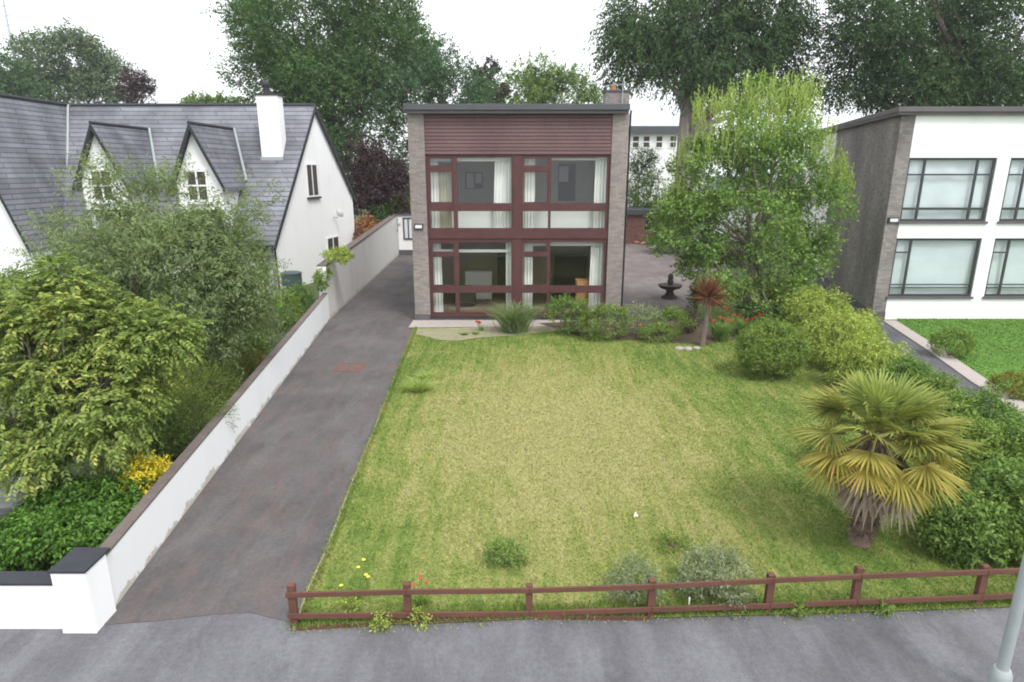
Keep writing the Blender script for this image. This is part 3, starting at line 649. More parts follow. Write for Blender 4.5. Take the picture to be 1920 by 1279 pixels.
# white side extension at the end of the drive
YA = WB[2].y
ex = thing('side_extension', (WB[2].x+.8, YA, 0), 'white rendered side extension with dark window closing the end of the driveway', 'building')
MB().box(WB[2].x+.02, xl0+1, YA, YA+3, .34, P(750,404,YA).z).build('wall', M['white'], ex)
MB().box(WB[2].x+.02, xl0+1, YA-.02, YA+3, -.02, .338).build('plinth', M['plinth'], ex)
MB().box(WB[2].x-.05, xl0+1, YA-.08, YA+3.1, P(750,404,YA).z+.002, P(750,404,YA).z+.1).build('roof', M['fascia'], ex)
a, b_ = P(757,449,YA), P(775,408,YA)
wf = MB()
for (x0, x1, z0, z1) in ((a.x, b_.x, b_.z-.09, b_.z), (a.x, b_.x, a.z, a.z+.09), (a.x, a.x+.09, a.z+.092, b_.z-.092), (b_.x-.09, b_.x, a.z+.092, b_.z-.092), ((a.x+b_.x)/2-.04, (a.x+b_.x)/2+.04, a.z+.092, b_.z-.092)): wf.box(x0, x1, YA-.06, YA-.002, z0, z1)
w_ = wf.build('window', M['darkframe'], ex); MB().box(a.x+.09, b_.x-.09, YA-.03, YA-.024, a.z+.09, b_.z-.09).build('pane', M['plate'], w_)

# ================================================================== LEFT HOUSE
def roofz(y): return 2.8+1.229*(y-28.8)
lh = thing('slate_roofed_house', (-12, 28.8, 0), 'white rendered house with steep grey slate roof and two gabled dormers', 'house')
nA, nB = P(513,440,28.8), P(661,372,37.8); nE = Vector((nA.x, 28.8, 2.8)); fE = Vector((nB.x, 37.8, 4.2)); ap = Vector((P(588,195,33.6).x, 33.6, roofz(33.6)))
gd = (fE-nE); gd.z = 0; gd.normalize(); gn = Vector((gd.y, -gd.x, 0))       # gable outward normal (+x)
ap = Vector((nE.x+gd.x*(33.6-28.8)/gd.y, 33.6, ap.z))
MB().prism([(nE.x, nE.y, -.02), tuple(nE-Vector((0,0,.03))), tuple(ap-Vector((0,0,.15))), tuple(fE-Vector((0,0,.03))), (fE.x, fE.y, -.02)], -gn*.3).build('gable_wall', M['white'], lh)
MB().box(-24, nE.x-.31, 28.85, 29.15, -.02, 2.78).build('front_wall', M['white'], lh)
ov = gn*.14
def slab(name, pts, th, mat, par): # roof sheet with thickness straight down
    return MB().prism(pts, (0, 0, -th)).build(name, mat, par)
e0 = nE+Vector((0,-.35,-.35*1.229))+ov; e1 = ap+ov; XW = -22.1
valb = (-20.1, 29.3)
slab('roof', [e0, e1, Vector((-30, ap.y, ap.z)), Vector((-30, e0.y, e0.z))], .12, M['slate'], lh)
f1 = fE+Vector((0,.3,-.3*1.08))+ov
rr = slab('rear_roof', [e1+Vector((0,.004,0)), f1, Vector((-30, f1.y, f1.z)), Vector((-30, ap.y+.004, ap.z))], .12, M['slate'], lh)
rt = MB(); x_ = -22
while x_ < ap.x: rt.tube([(x_, ap.y, ap.z+.02), (x_+.44, ap.y, ap.z+.02)], .085, 8); x_ += .45
rt.build('ridge_tiles', M['slatecap'], lh)
for q0, q1 in ((e0, e1), (e1, f1)):
    dn = Vector((0, 0, 1))
    MB().prism([q0+gn*.004+dn*.03, q1+gn*.004+dn*.03, q1+gn*.004-dn*.24, q0+gn*.004-dn*.24], gn*.04).build('bargeboard', M['black'], lh)
MB().tube([(nE.x+.05, e0.y-.05, e0.z-.06), (-19.5, e0.y-.05, e0.z-.06)], .07, 8).build('gutter', M['black'], lh, smooth=True)
dp = MB().tube([(nE.x-.02, e0.y-.03, e0.z-.1), (nE.x+.02, 28.72, 2.3), (nE.x+.06, 28.72, .1)], .045, 8); dp.build('downpipe', M['black'], lh, smooth=True)
q = MB(); z_ = 0.05
for i in range(11):
    l = .34 if i % 2 else .2; q.box(nE.x-l, nE.x-.004, 28.81, 28.848, z_, z_+.21); z_ += .235
q.build('quoins', M['greystone'], lh, bevel=.008)
def gable_win(pxa, pya, pxb, pyb, name='window'):
    a = hit(pxa, pyb, nE, gn); c = hit(pxb, pya, nE, gn); L = (Vector((c.x, c.y, 0))-Vector((a.x, a.y, 0))).length
    A = Vector((a.x, a.y, a.z)); up = Vector((0, 0, c.z-a.z)); al = gd*L; mb = MB(); w = .07
    def rect(s0, s1, z0, z1, d0, d1): p = [A+gd*s0+Vector((0,0,z0))+gn*d0, A+gd*s1+Vector((0,0,z0))+gn*d0, A+gd*s1+Vector((0,0,z1))+gn*d0, A+gd*s0+Vector((0,0,z1))+gn*d0]; return p, gn*(d1-d0)
    hh = up.z
    for r_ in ((0, L, 0, w), (0, L, hh-w, hh), (0, w, w+.002, hh-w-.002), (L-w, L, w+.002, hh-w-.002), (L/2-.03, L/2+.03, w+.002, hh-w-.002)): mb.prism(*rect(*r_, .004, .05))
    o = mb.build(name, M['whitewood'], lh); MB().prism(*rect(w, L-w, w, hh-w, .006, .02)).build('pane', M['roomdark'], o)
    MB().prism(*rect(-.08, L+.08, -.09, -.004, .004, .12)).build('window_sill', M['slatecap'], o)
gable_win(577, 307, 593, 370); gable_win(614, 441, 634, 478)
# satellite dish bracket
sa = hit(625, 408, nE, gn); sd = thing('satellite_dish', tuple(sa), 'small pale satellite dish fixed high on the white gable', 'dish')
MB().tube([sa, sa+gn*.25, sa+gn*.3+Vector((0,0,.2))], .025, 6).build('bracket', M['galv'], sd)
MB().lathe((0,0,0), [(.02, 0), (.16, .03), (.26, .09)], 16)
dm = MB().lathe((0,0,0), [(.03, 0), (.16, .03), (.26, .09), (.25, .10), (.03,.02)], 16); dmo = dm.build('reflector', M['whitewood'], None, smooth=True)
dmo.parent = sd; dmo.location = tuple(gn*.33+Vector((0,0,.22))); dmo.rotation_euler = (R(70), 0, R(150))
# dormers
def dormer(xc, first):
    ez, rz, hw, yf = 5.05, 7.5, 1.12, 28.5; ov_ = .28
    face = MB().prism([(xc-.98, yf, 3.9), (xc+.98, yf, 3.9), (xc+.98, yf, ez+.05), (xc, yf, rz-.22), (xc-.98, yf, ez+.05)], (0, .25, 0)).build('dormer', M['white'], lh)
    MB().box(xc-.98, xc-.78, yf+.252, 31.2, 3.0, ez).build('cheek', M['white'], face); MB().box(xc+.78, xc+.98, yf+.252, 31.2, 3.0, ez).build('cheek', M['white'], face)
    yb_r = 28.8+(rz-2.8)/1.229; yb_e = 28.8+(ez-2.8)/1.229
    for s in (-1, 1):
        a, b1, c, d = Vector((xc, yf-ov_, rz)), Vector((xc, yb_r+.1, rz)), Vector((xc+s*(hw+.12), yb_e+.1, ez-.25)), Vector((xc+s*(hw+.12), yf-ov_, ez-.25))
        MB().prism([a, b1, c, d] if s > 0 else [d, c, b1, a], (0, 0, -.10)).build('dormer_roof', M['slate'], face)
        MB().prism([a+Vector((0,-.005,.02)), d+Vector((0,-.005,.02)), d+Vector((0,-.005,-.26)), a+Vector((0,-.005,-.26))], (0, -.04, 0)).build('bargeboard', M['black'], face)
    vb = MB().tube([(xc+hw+.10, yb_e-.02, ez+.02), (xc+.06, yb_r-.02, rz+.05)], .06, 6); vb.build('valley_flashing', M['galv'], face)
    MB().tube([(xc, yf-ov_-.02, rz+.03), (xc, yb_r, rz+.03)], .07, 8).build('ridge_tiles', M['slatecap'], face)
    x0, x1, z0, z1 = xc-.55, xc+.40, 4.25, 5.6; wf = MB(); w = .08
    for (u0, u1, v0, v1) in ((x0, x1, z0, z0+w), (x0, x1, z1-w, z1), (x0, x0+w, z0+w+.002, z1-w-.002), (x1-w, x1, z0+w+.002, z1-w-.002), ((x0+x1)/2-.035, (x0+x1)/2+.035, z0+w+.002, z1-w-.002), (x0+w+.002, (x0+x1)/2-.037, 4.9, 4.97), ((x0+x1)/2+.037, x1-w-.002, 4.9, 4.97)): wf.box(u0, u1, yf-.07, yf-.002, v0, v1)
    wo = wf.build('window', M['whitewood'], face)
    # deeper levels are not allowed, so pane and sill sit with the dormer
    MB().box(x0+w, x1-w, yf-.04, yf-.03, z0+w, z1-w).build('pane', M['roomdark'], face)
    MB().box(x0-.08, x1+.08, yf-.14, yf-.002, z0-.09, z0-.003).build('window_sill', M['whitewood'], face)
dormer(-13.65, True); dormer(-17.8, False)
# chimney
c0, c1 = P(492,290,31.6).x, P(531,290,31.6).x
ch = MB().box(c0, c1, 31.5, 32.2, 5.9, 8.95).build('chimney', M['white'], lh, bevel=.01)
MB().box(c0-.04, c1+.04, 31.46, 32.24, 8.952, 9.03).build('chimney_cap', M['slatecap'], ch)
MB().lathe(((c0+c1)/2-.1, 31.85, 9.03), [(.15, 0), (.13, .35), (.17, .4), (.17, .5), (.05, .62)], 12).build('chimney_pot', M['slatecap'], ch, smooth=True)
MB().box(c0-.04, c1+.04, 31.42, 31.497, 6.0, 6.2).build('flashing', M['galv'], ch)
# left wing: ridge runs towards the street
WR, WEx, gy = -22.15, -20.15, 26.7
wz = 8.7; we = 2.5
slab('wing_roof', [Vector((WR, gy-.3, wz)), Vector((WR, 33.6, wz)), Vector((WEx+.1, 29.0, we-.1)), Vector((WEx+.1, gy-.3, we-.1))], .12, M['slate'], lh)
slab('wing_roof', [Vector((WR-5, gy-.3, we)), Vector((WR-5, 33.6, we)), Vector((WR-.005, 33.6, wz)), Vector((WR-.005, gy-.3, wz))], .12, M['slate'], lh)
MB().prism([(WR-4.9, gy, -.02), (WEx, gy, -.02), (WEx, gy, we), (WR, gy, wz-.2), (WR-4.9, gy, we)], (0, .3, 0)).build('wing_gable', M['white'], lh)
MB().box(WEx-.3, WEx, gy+.302, 28.84, -.02, we).build('wing_wall', M['white'], lh)
MB().prism([(WR, gy-.305, wz+.04), (WEx+.12, gy-.305, we-.08), (WEx+.12, gy-.305, we-.36), (WR, gy-.305, wz-.3)], (0, -.04, 0)).build('bargeboard', M['black'], lh)
MB().tube([(WR+.05, 33.5, wz+.03), (WEx-.15, 29.25, we+.6)], .055, 6).build('valley_flashing', M['galv'], lh)
rt = MB(); y_ = gy-.3
while y_ < 33.4: rt.tube([(WR, y_, wz+.02), (WR, y_+.44, wz+.02)], .085, 8); y_ += .45
rt.build('ridge_tiles', M['slatecap'], lh)
# water butt
wbp = G(549,562); wbp = P(549, 545, 27.9)
wbt = thing('water_butt', (wbp.x, 27.9, 0), 'dark green plastic water butt by the corner of the white gable', 'water butt')
MB().lathe((wbp.x, 27.9, .0), [(.36, 0), (.42, .5), (.44, .9), (.43, 1.15)], 20).build('barrel', M['butt'], wbt, smooth=True)
MB().lathe((wbp.x, 27.9, 1.152), [(.46, 0), (.46, .05), (.30, .10), (.02, .11)], 20).build('lid', M['butt'], wbt, smooth=True)

# ================================================================== RIGHT HOUSE
YR = 24.0
rh = thing('white_fronted_house', (14, YR, 0), 'white fronted two storey house with flat roof and grey brick side wall on the right', 'house')
sA, sB = G(1637,600), G(1536,522); sA = Vector((sA.x, YR, 0)); sd_ = (sB-sA).normalized(); sn = Vector((-sd_.y, sd_.x, 0))
xw = P(1662,598,YR).x; zr = P(1700,216,YR).z; xw = (xw+P(1713,218,YR).x)/2
XE = P(2120,400,YR).x
L_ = (sB-sA).length
MB().prism([sA+Vector((0,0,.3)), Vector((xw, YR, .3)), Vector((xw, YR+.4, .3)), sB+Vector((.4,0,.3)), sB+Vector((0,0,.3))], (0, 0, zr-.3)).build('side_wall', M['brickdark'], rh)
MB().prism([sA+sn*.03+Vector((-.0,-.03,-.02)), Vector((xw, YR-.03, -.02)), Vector((xw, YR+.4, -.02)), sB+sn*.03+Vector((.4,0,-.02)), sB+sn*.03+Vector((0,0,-.02))], (0, 0, .318)).build('plinth', M['plinth'], rh)
# white rear section
sC = sB+sd_*7
MB().prism([sB+sn*.05+sd_*.01+Vector((0,0,.3)), sB+sd_*.01+Vector((3,0,.3)), sC+Vector((3,0,.3)), sC+sn*.05+Vector((0,0,.3))], (0, 0, zr-.4)).build('rear_wall', M['white'], rh)
def RW(px, py): return P(px, py, YR)
wins = [ # (x-range px at py, top py, bottom py, mullions px, transoms)
 ((1704.5,295),(1872,294),(1687.7,414),(1849,414)), ((1681,446.5),(1841,446),(1663,556),(1819,556))]
wx = []
u0 = (RW(1704.5,295).x+RW(1688,414).x)/2; u1 = (RW(1872,294).x+RW(1850,414).x)/2; u2 = (RW(1898,294).x+RW(1874,412).x)/2
l0 = (RW(1681,447).x+RW(1663,556).x)/2; l1 = (RW(1841,446).x+RW(1819,556).x)/2; l2 = (RW(1866,446).x+RW(1843,555).x)/2
u0 = l0 = (u0+l0)/2; u1 = l1 = (u1+l1)/2; u2 = l2 = (u2+l2)/2; u3 = u2+(u1-u0)
zu1, zu0, zl1, zl0 = RW(1780,296).z, RW(1760,415).z, RW(1760,447).z, RW(1740,556).z
ff = MB()     # white front built round the openings, butted
u0m = xw+.002
xs_ = [(u0m, XE)]
D_ = .28
ff.box(u0m, XE, YR, YR+D_, zu1+.003, zr); ff.box(u0m, XE, YR, YR+D_, zl1+.003, zu0-.09); ff.box(u0m, XE, YR, YR+D_, -.02, zl0-.09)
for (z0, z1) in ((zu0-.088, zu1+.001), (zl0-.088, zl1+.001)):
    if u0-u0m > .01: ff.box(u0m, u0-.002, YR, YR+D_, z0, z1)
    ff.box(u1+.002, u2-.002, YR, YR+D_, z0, z1); ff.box(u3+.002, XE, YR, YR+D_, z0, z1)
ff.build('front_wall', M['white'], rh)
def rwin(x0, x1, z0, z1, vs, hs, label=None):
    w = .08; mb = MB(); y0, y1 = YR+.05, YR+.11; e = .002
    x0 += .003; x1 -= .003
    mb.box(x0, x1, y0, y1, z1-w, z1-.002); mb.box(x0, x1, y0, y1, z0+.002, z0+w)
    mb.box(x0, x0+w, y0, y1, z0+w+e, z1-w-e); mb.box(x1-w, x1, y0, y1, z0+w+e, z1-w-e)
    for x in vs: mb.box(x-w/2, x+w/2, y0, y1, z0+w+e, z1-w-e)
    edges = [x0+w]+[k for x in vs for k in (x-w/2, x+w/2)]+[x1-w]
    for (z, a, b_, t) in hs:
        for i in range(0, len(edges), 2):
            if a <= i//2 <= b_: mb.box(edges[i]+e, edges[i+1]-e, y0, y1, z-t/2, z+t/2)
    o = mb.build('window', M['darkframe'], rh)
    for i in range(0, len(edges), 2): MB().box(edges[i]+e, edges[i+1]-e, YR+.075, YR+.081, z0+w, z1-w).build('pane', M['glassteal'], o)
    MB().box(x0-.06, x1+.06, YR-.07, YR+.04, z0-.085, z0-.004).build('window_sill', M['fascia2'], o)
hu = zu1-zu0; wd = u1-u0
for xa in (u0, u2):
    rwin(xa, xa+wd, zu0, zu1, [xa+wd*.20, xa+wd*.80], [(zu0+hu*.74, 0, 2, .06), (zu0+hu*.20, 0, 2, .09)])
for xa in (l0, l2):
    hl = zl1-zl0; rwin(xa, xa+wd, zl0, zl1, [xa+wd*.19], [(zl0+hl*.76, 0, 0, .05), (zl0+hl*.205, 0, 1, .04), (zl0+hl*.15, 0, 1, .03)])
def netc(x0, x1, z0, z1, label, ph, amp=.02, fr=9):
    n, rows = 60, 16; mb = MB(); Yc = YR+.22
    for s in (0, .008):
        for j in range(rows+1):
            for i in range(n+1):
                u, v = i/n, j/rows; mb.v.append((x0+(x1-x0)*u, Yc+s+amp*math.sin(u*fr*6.28+ph+v*2)+amp*.9*math.sin(v*5+u*4+ph), z0+(z1-z0)*v))
    W_ = n+1; o2 = (rows+1)*W_
    for o in (0, o2):
        for j in range(rows):
            for i in range(n): mb.f.append((o+j*W_+i, o+j*W_+i+1, o+(j+1)*W_+i+1, o+(j+1)*W_+i))
    tag(mb.build('net_curtain', M['net'], smooth=True), label, 'curtain', 'net curtains of the white fronted house')
netc(u0+.03, u1-.03, zu0, zu1, 'pale net curtain in the upper left window of the white fronted house', 0, .018, 3)
netc(u2+.03, u3-.03, zu0, zu1, 'pale net curtain in the upper window cut by the right photo edge', 1.5, .018, 3)
netc(l0+.03, l1-.03, zl0, zl1, 'pale blue curtain in the lower left window of the white fronted house', 2.2, .012, 1.2)
netc(l2+.03, u3-.03, zl0, zl1, 'pale blue curtain in the lower window cut by the right photo edge', 3.9, .012, 1.2)
MB().box(xw+.3, XE, YR+1.2, YR+1.3, 0, zr).build('room_wall', M['roomgrey'], rh)
ro = .22
rpts = [sA+sn*ro+Vector((0,-ro,0)), Vector((XE, YR-ro, 0)), Vector((XE, YR+18, 0)), sC+Vector((3,0,0)), sC+sn*ro]
MB().prism([p+Vector((0,0,zr+.002)) for p in rpts], (0, 0, .10)).build('soffit', M['fascia2'], rh)
MB().prism([p+Vector((-.05,-.06,zr+.104)) for p in rpts], (0, 0, .17)).build('roof', M['fascia2'], rh)
sp_ = P(1675, 413, YR-.05)
s2 = thing('house_sign', tuple(sp_), 'small dark framed sign with pale plate on the corner of the white fronted house', 'sign')
MB().box(sp_.x-.2, sp_.x+.2, YR-.06, YR-.003, sp_.z-.1, sp_.z+.1).build('frame', M['black'], s2, bevel=.008)
MB().box(sp_.x-.12, sp_.x+.17, YR-.066, YR-.061, sp_.z-.06, sp_.z+.06).build('plate', M['plate'], s2)

# ================================================================== BACK BUILDINGS
YS = 50.0; a, b_ = P(1150,446,YS), P(1262,384,YS)
sh = thing('garden_shed', ((a.x+b_.x)/2, YS, 0), 'low red brick outbuilding with flat grey roof behind the main house', 'outbuilding')
MB().box(a.x, b_.x, YS, YS+4, -.02, P(1200,402,YS).z).build('wall', M['redbrick'], sh)
MB().box(a.x-.3, b_.x+.3, YS-.4, YS+4.3, P(1200,402,YS).z+.01, P(1200,396,YS).z+.12).build('roof', M['fascia'], sh)
q0, q1 = P(1209,431,YS), P(1229,402,YS); MB().box(q0.x, q1.x, YS-.03, YS-.003, q0.z, q1.z-.05).build('doorway', M['black'], sh)  # black sheet on the wall imitates the unlit opening
YG = 52.0; a, b_ = P(1262,520,YG), P(1430,385,YG)
gs = thing('white_garage', (a.x+2, YG, 0), 'white walled garage glimpsed through the broad green tree', 'garage')
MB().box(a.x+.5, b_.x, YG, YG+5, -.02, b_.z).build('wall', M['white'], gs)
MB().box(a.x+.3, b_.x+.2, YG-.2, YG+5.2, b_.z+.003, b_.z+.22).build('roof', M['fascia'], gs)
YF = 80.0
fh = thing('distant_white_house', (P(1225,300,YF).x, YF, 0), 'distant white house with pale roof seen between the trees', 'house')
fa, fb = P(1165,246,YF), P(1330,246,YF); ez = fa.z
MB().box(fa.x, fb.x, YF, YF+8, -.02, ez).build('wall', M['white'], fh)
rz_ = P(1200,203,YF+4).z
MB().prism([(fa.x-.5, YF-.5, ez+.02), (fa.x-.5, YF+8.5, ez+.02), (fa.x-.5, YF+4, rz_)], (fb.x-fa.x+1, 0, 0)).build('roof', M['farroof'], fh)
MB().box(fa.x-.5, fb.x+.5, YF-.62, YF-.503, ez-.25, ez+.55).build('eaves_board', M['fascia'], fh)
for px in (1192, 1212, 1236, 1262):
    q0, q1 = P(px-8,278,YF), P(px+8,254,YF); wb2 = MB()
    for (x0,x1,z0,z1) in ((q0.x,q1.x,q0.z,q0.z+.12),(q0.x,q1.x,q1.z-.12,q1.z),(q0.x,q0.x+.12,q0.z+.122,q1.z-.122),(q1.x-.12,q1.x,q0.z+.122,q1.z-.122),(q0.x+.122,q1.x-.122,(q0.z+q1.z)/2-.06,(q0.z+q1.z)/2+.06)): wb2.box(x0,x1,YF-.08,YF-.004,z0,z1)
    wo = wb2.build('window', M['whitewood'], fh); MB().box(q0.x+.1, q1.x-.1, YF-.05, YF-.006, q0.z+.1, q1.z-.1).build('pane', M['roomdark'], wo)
# mast far left
ms = P(42, 190, 95); mt = P(30, -10, 95)
mo = thing('radio_mast', (ms.x, 95, 0), 'thin pale radio mast rising above the trees at the far left', 'mast')
MB().tube([(ms.x, 95, 0), (ms.x, 95, mt.z+3)], [.22, .12], 8).build('pole', M['farroof'], mo)
for i in range(7):
  am = MB(); am.tube([(ms.x-.5-.1*(i%3), 95, mt.z-1.5-i*1.2), (ms.x+.5+.15*(i%2), 95, mt.z-1.3-i*1.2)], .06, 6); am.build('antenna', M['farroof'], mo)

# ================================================================== FENCE
PF = [(552,1178,1100),(765,1167,1097),(992,1157,1100),(1220,1160,1090),(1440,1152,1080),(1602,1146,1067),(1835,1139,1064),(2080,1130,1054)]
RT = [1114,1108,1105.5,1098,1087,1079,1071,1061]; RBt = [1153,1151,1149,1141,1134,1127,1118,1107]
fe = thing('timber_fence', tuple(G(552,1178)), 'low brown two rail timber fence along the street edge of the lawn', 'fence')
fp = []
for (px, py, pt) in PF:
    b_ = G(px, py); t = P(px, pt, b_.y); 
    MB().box(b_.x-.045, b_.x+.045, b_.y-.0, b_.y+.08, -.02, t.z).prism([(b_.x-.045, b_.y, t.z+.001), (b_.x+.045, b_.y, t.z+.001), (b_.x+.03, b_.y+.04, t.z+.02), (b_.x-.03, b_.y+.04, t.z+.02)], (0, .005, 0)).build('post', M['fence'], fe, bevel=.006)
    fp.append(b_)
for nm, ys, hh in (('rail', RT, .035), ('rail', RBt, .035)):
    for i in range(len(fp)-1):
        z0 = P(PF[i][0], ys[i], fp[i].y).z; z1 = P(PF[i+1][0], ys[i+1], fp[i+1].y).z
        a, b_ = Vector((fp[i].x+(.002 if i else -.06), fp[i].y-.004, z0)), Vector((fp[i+1].x-.002, fp[i+1].y-.004, z1))
        MB().prism([a+Vector((0,-.03,-hh)), a+Vector((0,0,-hh)), a+Vector((0,0,hh)), a+Vector((0,-.03,hh))], b_-a).build('rail', M['fence'], fe, bevel=.004)
gb = MB()
for i in range(3):
    a, b_ = fp[i]+Vector((.05,-.02,0)), fp[i+1]+Vector((-.05,-.02,0)); gb.prism([a+Vector((0,-.02,-.02)), a+Vector((0,0,-.02)), a+Vector((0,0,.05)), a+Vector((0,-.02,.05))], b_-a)
gb.build('kickboard', M['fence'], fe)
# ================================================================== STREET LAMP
lb = G(1866,1310)
lp = thing('street_lamp', tuple(lb), 'grey steel lamp column with wider base at the lower right corner', 'street lamp')
MB().lathe(tuple(lb+Vector((0,0,-.01))), [(.105, 0), (.105, .30), (.10, .36), (.078, .41)], 20).build('base', M['galv'], lp, smooth=True)
MB().tube([lb+Vector((0,0,.402)), lb+Vector((0,0,3)), lb+Vector((0,0,6))], [.058, .050, .042], 16).build('pole', M['galv'], lp, smooth=True)
MB().tube([lb+Vector((0,0,5.95)), lb+Vector((0,-.5,6.1)), lb+Vector((0,-1.0,6.1))], .03, 10).build('arm', M['galv'], lp, smooth=True)
MB().box(lb.x-.12, lb.x+.12, lb.y-1.6, lb.y-.98, 6.04, 6.16).build('lantern', M['galv'], lp, bevel=.03)
# ================================================================== MANHOLE, FOUNTAIN, STONES, POTS
mc = G(656,689); mcv = thing('manhole_cover', tuple(mc), 'rusty square inspection cover set in the driveway', 'manhole cover')
w_, h_ = .40, .42
MB().box(mc.x-w_, mc.x+w_, mc.y-h_, mc.y-h_+.05, 0, .012).box(mc.x-w_, mc.x+w_, mc.y+h_-.05, mc.y+h_, 0, .012).box(mc.x-w_, mc.x-w_+.05, mc.y-h_+.052, mc.y+h_-.052, 0, .012).box(mc.x+w_-.05, mc.x+w_, mc.y-h_+.052, mc.y+h_-.052, 0, .012).build('frame', M['rust'], mcv)
pl = MB().box(mc.x-w_+.06, mc.x-.01, mc.y-h_+.06, mc.y+h_-.06, 0, .009).box(mc.x+.01, mc.x+w_-.06, mc.y-h_+.06, mc.y+h_-.06, 0, .009)
pl.build('plate', M['rust2'], mcv)
fc = G(1255,560)
fo = thing('garden_fountain', tuple(fc), 'dark tiered stone fountain with round bowl on the patio', 'fountain')
MB().lathe(tuple(fc+Vector((0,0,.03))), [(.36,0),(.34,.08),(.22,.14),(.15,.30),(.20,.38)], 20).build('pedestal', M['castiron'], fo, smooth=True)
MB().lathe(tuple(fc+Vector((0,0,.412))), [(.20,0),(.44,.08),(.52,.17),(.53,.22),(.46,.22),(.38,.12),(.06,.10)], 28).build('bowl', M['castiron'], fo, smooth=True)
MB().lathe(tuple(fc+Vector((0,0,.50))), [(.13,0),(.10,.18),(.15,.26),(.11,.36),(.13,.48),(.10,.58),(.03,.66)], 16).build('finial', M['castiron'], fo, smooth=True)
def rock(name, px, py, r, h, mat, label, cat='stone', group=None, z=.02):
    c = G(px, py); import bmesh; bm = bmesh.new(); bmesh.ops.create_icosphere(bm, subdivisions=2, radius=1)
    s = [random.uniform(.8, 1.25) for _ in range(3)]
    for v in bm.verts:
        k = 1+random.uniform(-.13, .13); v.co = Vector((v.co.x*r*s[0]*k+c.x, v.co.y*r*s[1]*k+c.y, v.co.z*h*k+z+h*.4))
    me = bpy.data.meshes.new(name); bm.to_mesh(me); bm.free(); o = link(name, me, mat); return tag(o, label, cat, group)
G_ = 'pale stones at the foot of the bronze cordyline'
rock('stone', 1274, 656, .17, .07, M['stone'], 'flat pale stone furthest left at the foot of the bronze cordyline', group=G_)
rock('stone', 1290, 657, .14, .08, M['stone'], 'middle one of three pale stones by the bronze cordyline', group=G_)
rock('stone', 1306, 655, .12, .06, M['stone'], 'smallest pale stone right beside the cordyline stem', group=G_)
rock('boulder', 22, 948, .45, .40, M['greystone'], 'smooth grey boulder beneath the yellow green tree at the left edge', 'boulder')
G2 = 'orange clay lumps before the brick outbuilding'
for i, (px, py, r) in enumerate(((1186,452,.32),(1199,450,.34),(1213,453,.3),(1193,457,.26),(1206,459,.28))):
    rock('clay_stone', px, py, r, r*.6, M['terracotta'] if i != 2 else M['rust'], ['leftmost orange stone in front of the brick outbuilding','back orange stone in front of the brick outbuilding','rust brown stone at the right end of the pile by the outbuilding','front left orange stone of the pile by the outbuilding','front right orange stone of the pile by the outbuilding'][i], group=G2)
deb = MB()
for i in range(200):
    t = random.random(); j = min(int(t*(len(FR)-2)), len(FR)-3); u = t*(len(FR)-2)-j; p = FR[j].lerp(FR[j+1], u)+Vector((random.gauss(0,.02), -.03+random.gauss(0,.035)-abs(random.gauss(0,.02)), 0)); r = random.uniform(.004, .013)
    deb.box(p.x-r, p.x+r, p.y-r*.7, p.y+r*.7, 0, r)
tag(deb.build('debris', M['gravel']), 'scattered pale grit and dead bits along the street side foot of the fence', 'debris', kind='stuff')
mk = MB()
a = fp[3].lerp(fp[4], .3); mk.lathe((a.x, a.y-.07, .25), [(.006,0),(.009,.04),(.012,.09),(.004,.11)], 8)
tag(mk.build('ribbon', M['whitep']), 'small white ribbon tied to the fence rail in front of the grey green bush', 'ribbon')
lt = G(1192,972); lm_ = MB().poly([lt+Vector((-.04,0,.03)), lt+Vector((.03,-.02,.05)), lt+Vector((.05,.05,.03)), lt+Vector((-.01,.06,.07))]); lm_.prism([lt+Vector((-.03,.0,.02)), lt+Vector((.03,.0,.02)), lt+Vector((0,.05,.06))], (0,.01,.03))
tag(lm_.build('scrap_of_paper', M['whitep']), 'tiny white scrap lying on the right half of the lawn', 'litter')
# ================================================================== BACKGROUND TREES
BG = 'tall trees behind the houses'
def btree(name, label, px, Y, blobs, lm, L=.22, nlobe=26, lobe=1.5, nspr=26, k=9, sl=.9, topz=None, r0=.45, bark='bark', cat='tree', **kw):
    b = P(px, 300, Y); top = (b.x+random.uniform(-.3,.3), Y, topz or 9)
    return tree(name, label, cat, (b.x, Y, -.02), top, r0, [PB(*q[:4], q[4] if len(q) > 4 else Y, q[5] if len(q) > 5 else 1) for q in blobs], lm, bark, nlobe, lobe, nspr, k, sl, L, L*.55, group=BG if cat == 'tree' else None, **kw)
btree('deciduous_tree', 'largest dark green tree behind the gap between slate roof and flat roofed house', 620, 56,
      [(555,70,120,105,56,1.2),(700,50,112,110,58,1.2),(515,150,60,50,55,.6),(650,190,110,90,54,1.2),(640,-50,160,100,57,1),(735,120,85,85,55,1),(485,50,34,60,56,.35),(590,170,90,80,53,.8)], LM['back'], topz=14, nlobe=42, nspr=42, limbs=22)
btree('deciduous_tree', 'blue green rounded tree just behind the left end of the flat roof', 850, 52,
      [(850,175,66,62,52,1.1),(790,185,60,80,51,1),(900,215,40,55,51,.6),(820,130,40,40,52,.4)], LM['backb'], topz=9, nlobe=24, nspr=26, lobe=1.1, sl=.6, L=.19)
btree('deciduous_tree', 'dark green tree low behind the white chimney and purple shrub', 690, 50,
      [(690,270,90,70,50,1.2),(740,330,50,60,50,.6),(620,250,60,55,51,.8),(790,260,60,50,49,.6)], LM['beech'], topz=6, nlobe=24, nspr=28, lobe=1.1, sl=.6, L=.18)
btree('plum_tree', 'small brownish purple crown between the rounded tree and light green tree', 912, 55, [(914,165,22,42,55,1)], LM['purple'], topz=9, nlobe=14, lobe=.8, nspr=24, sl=.5, L=.22)
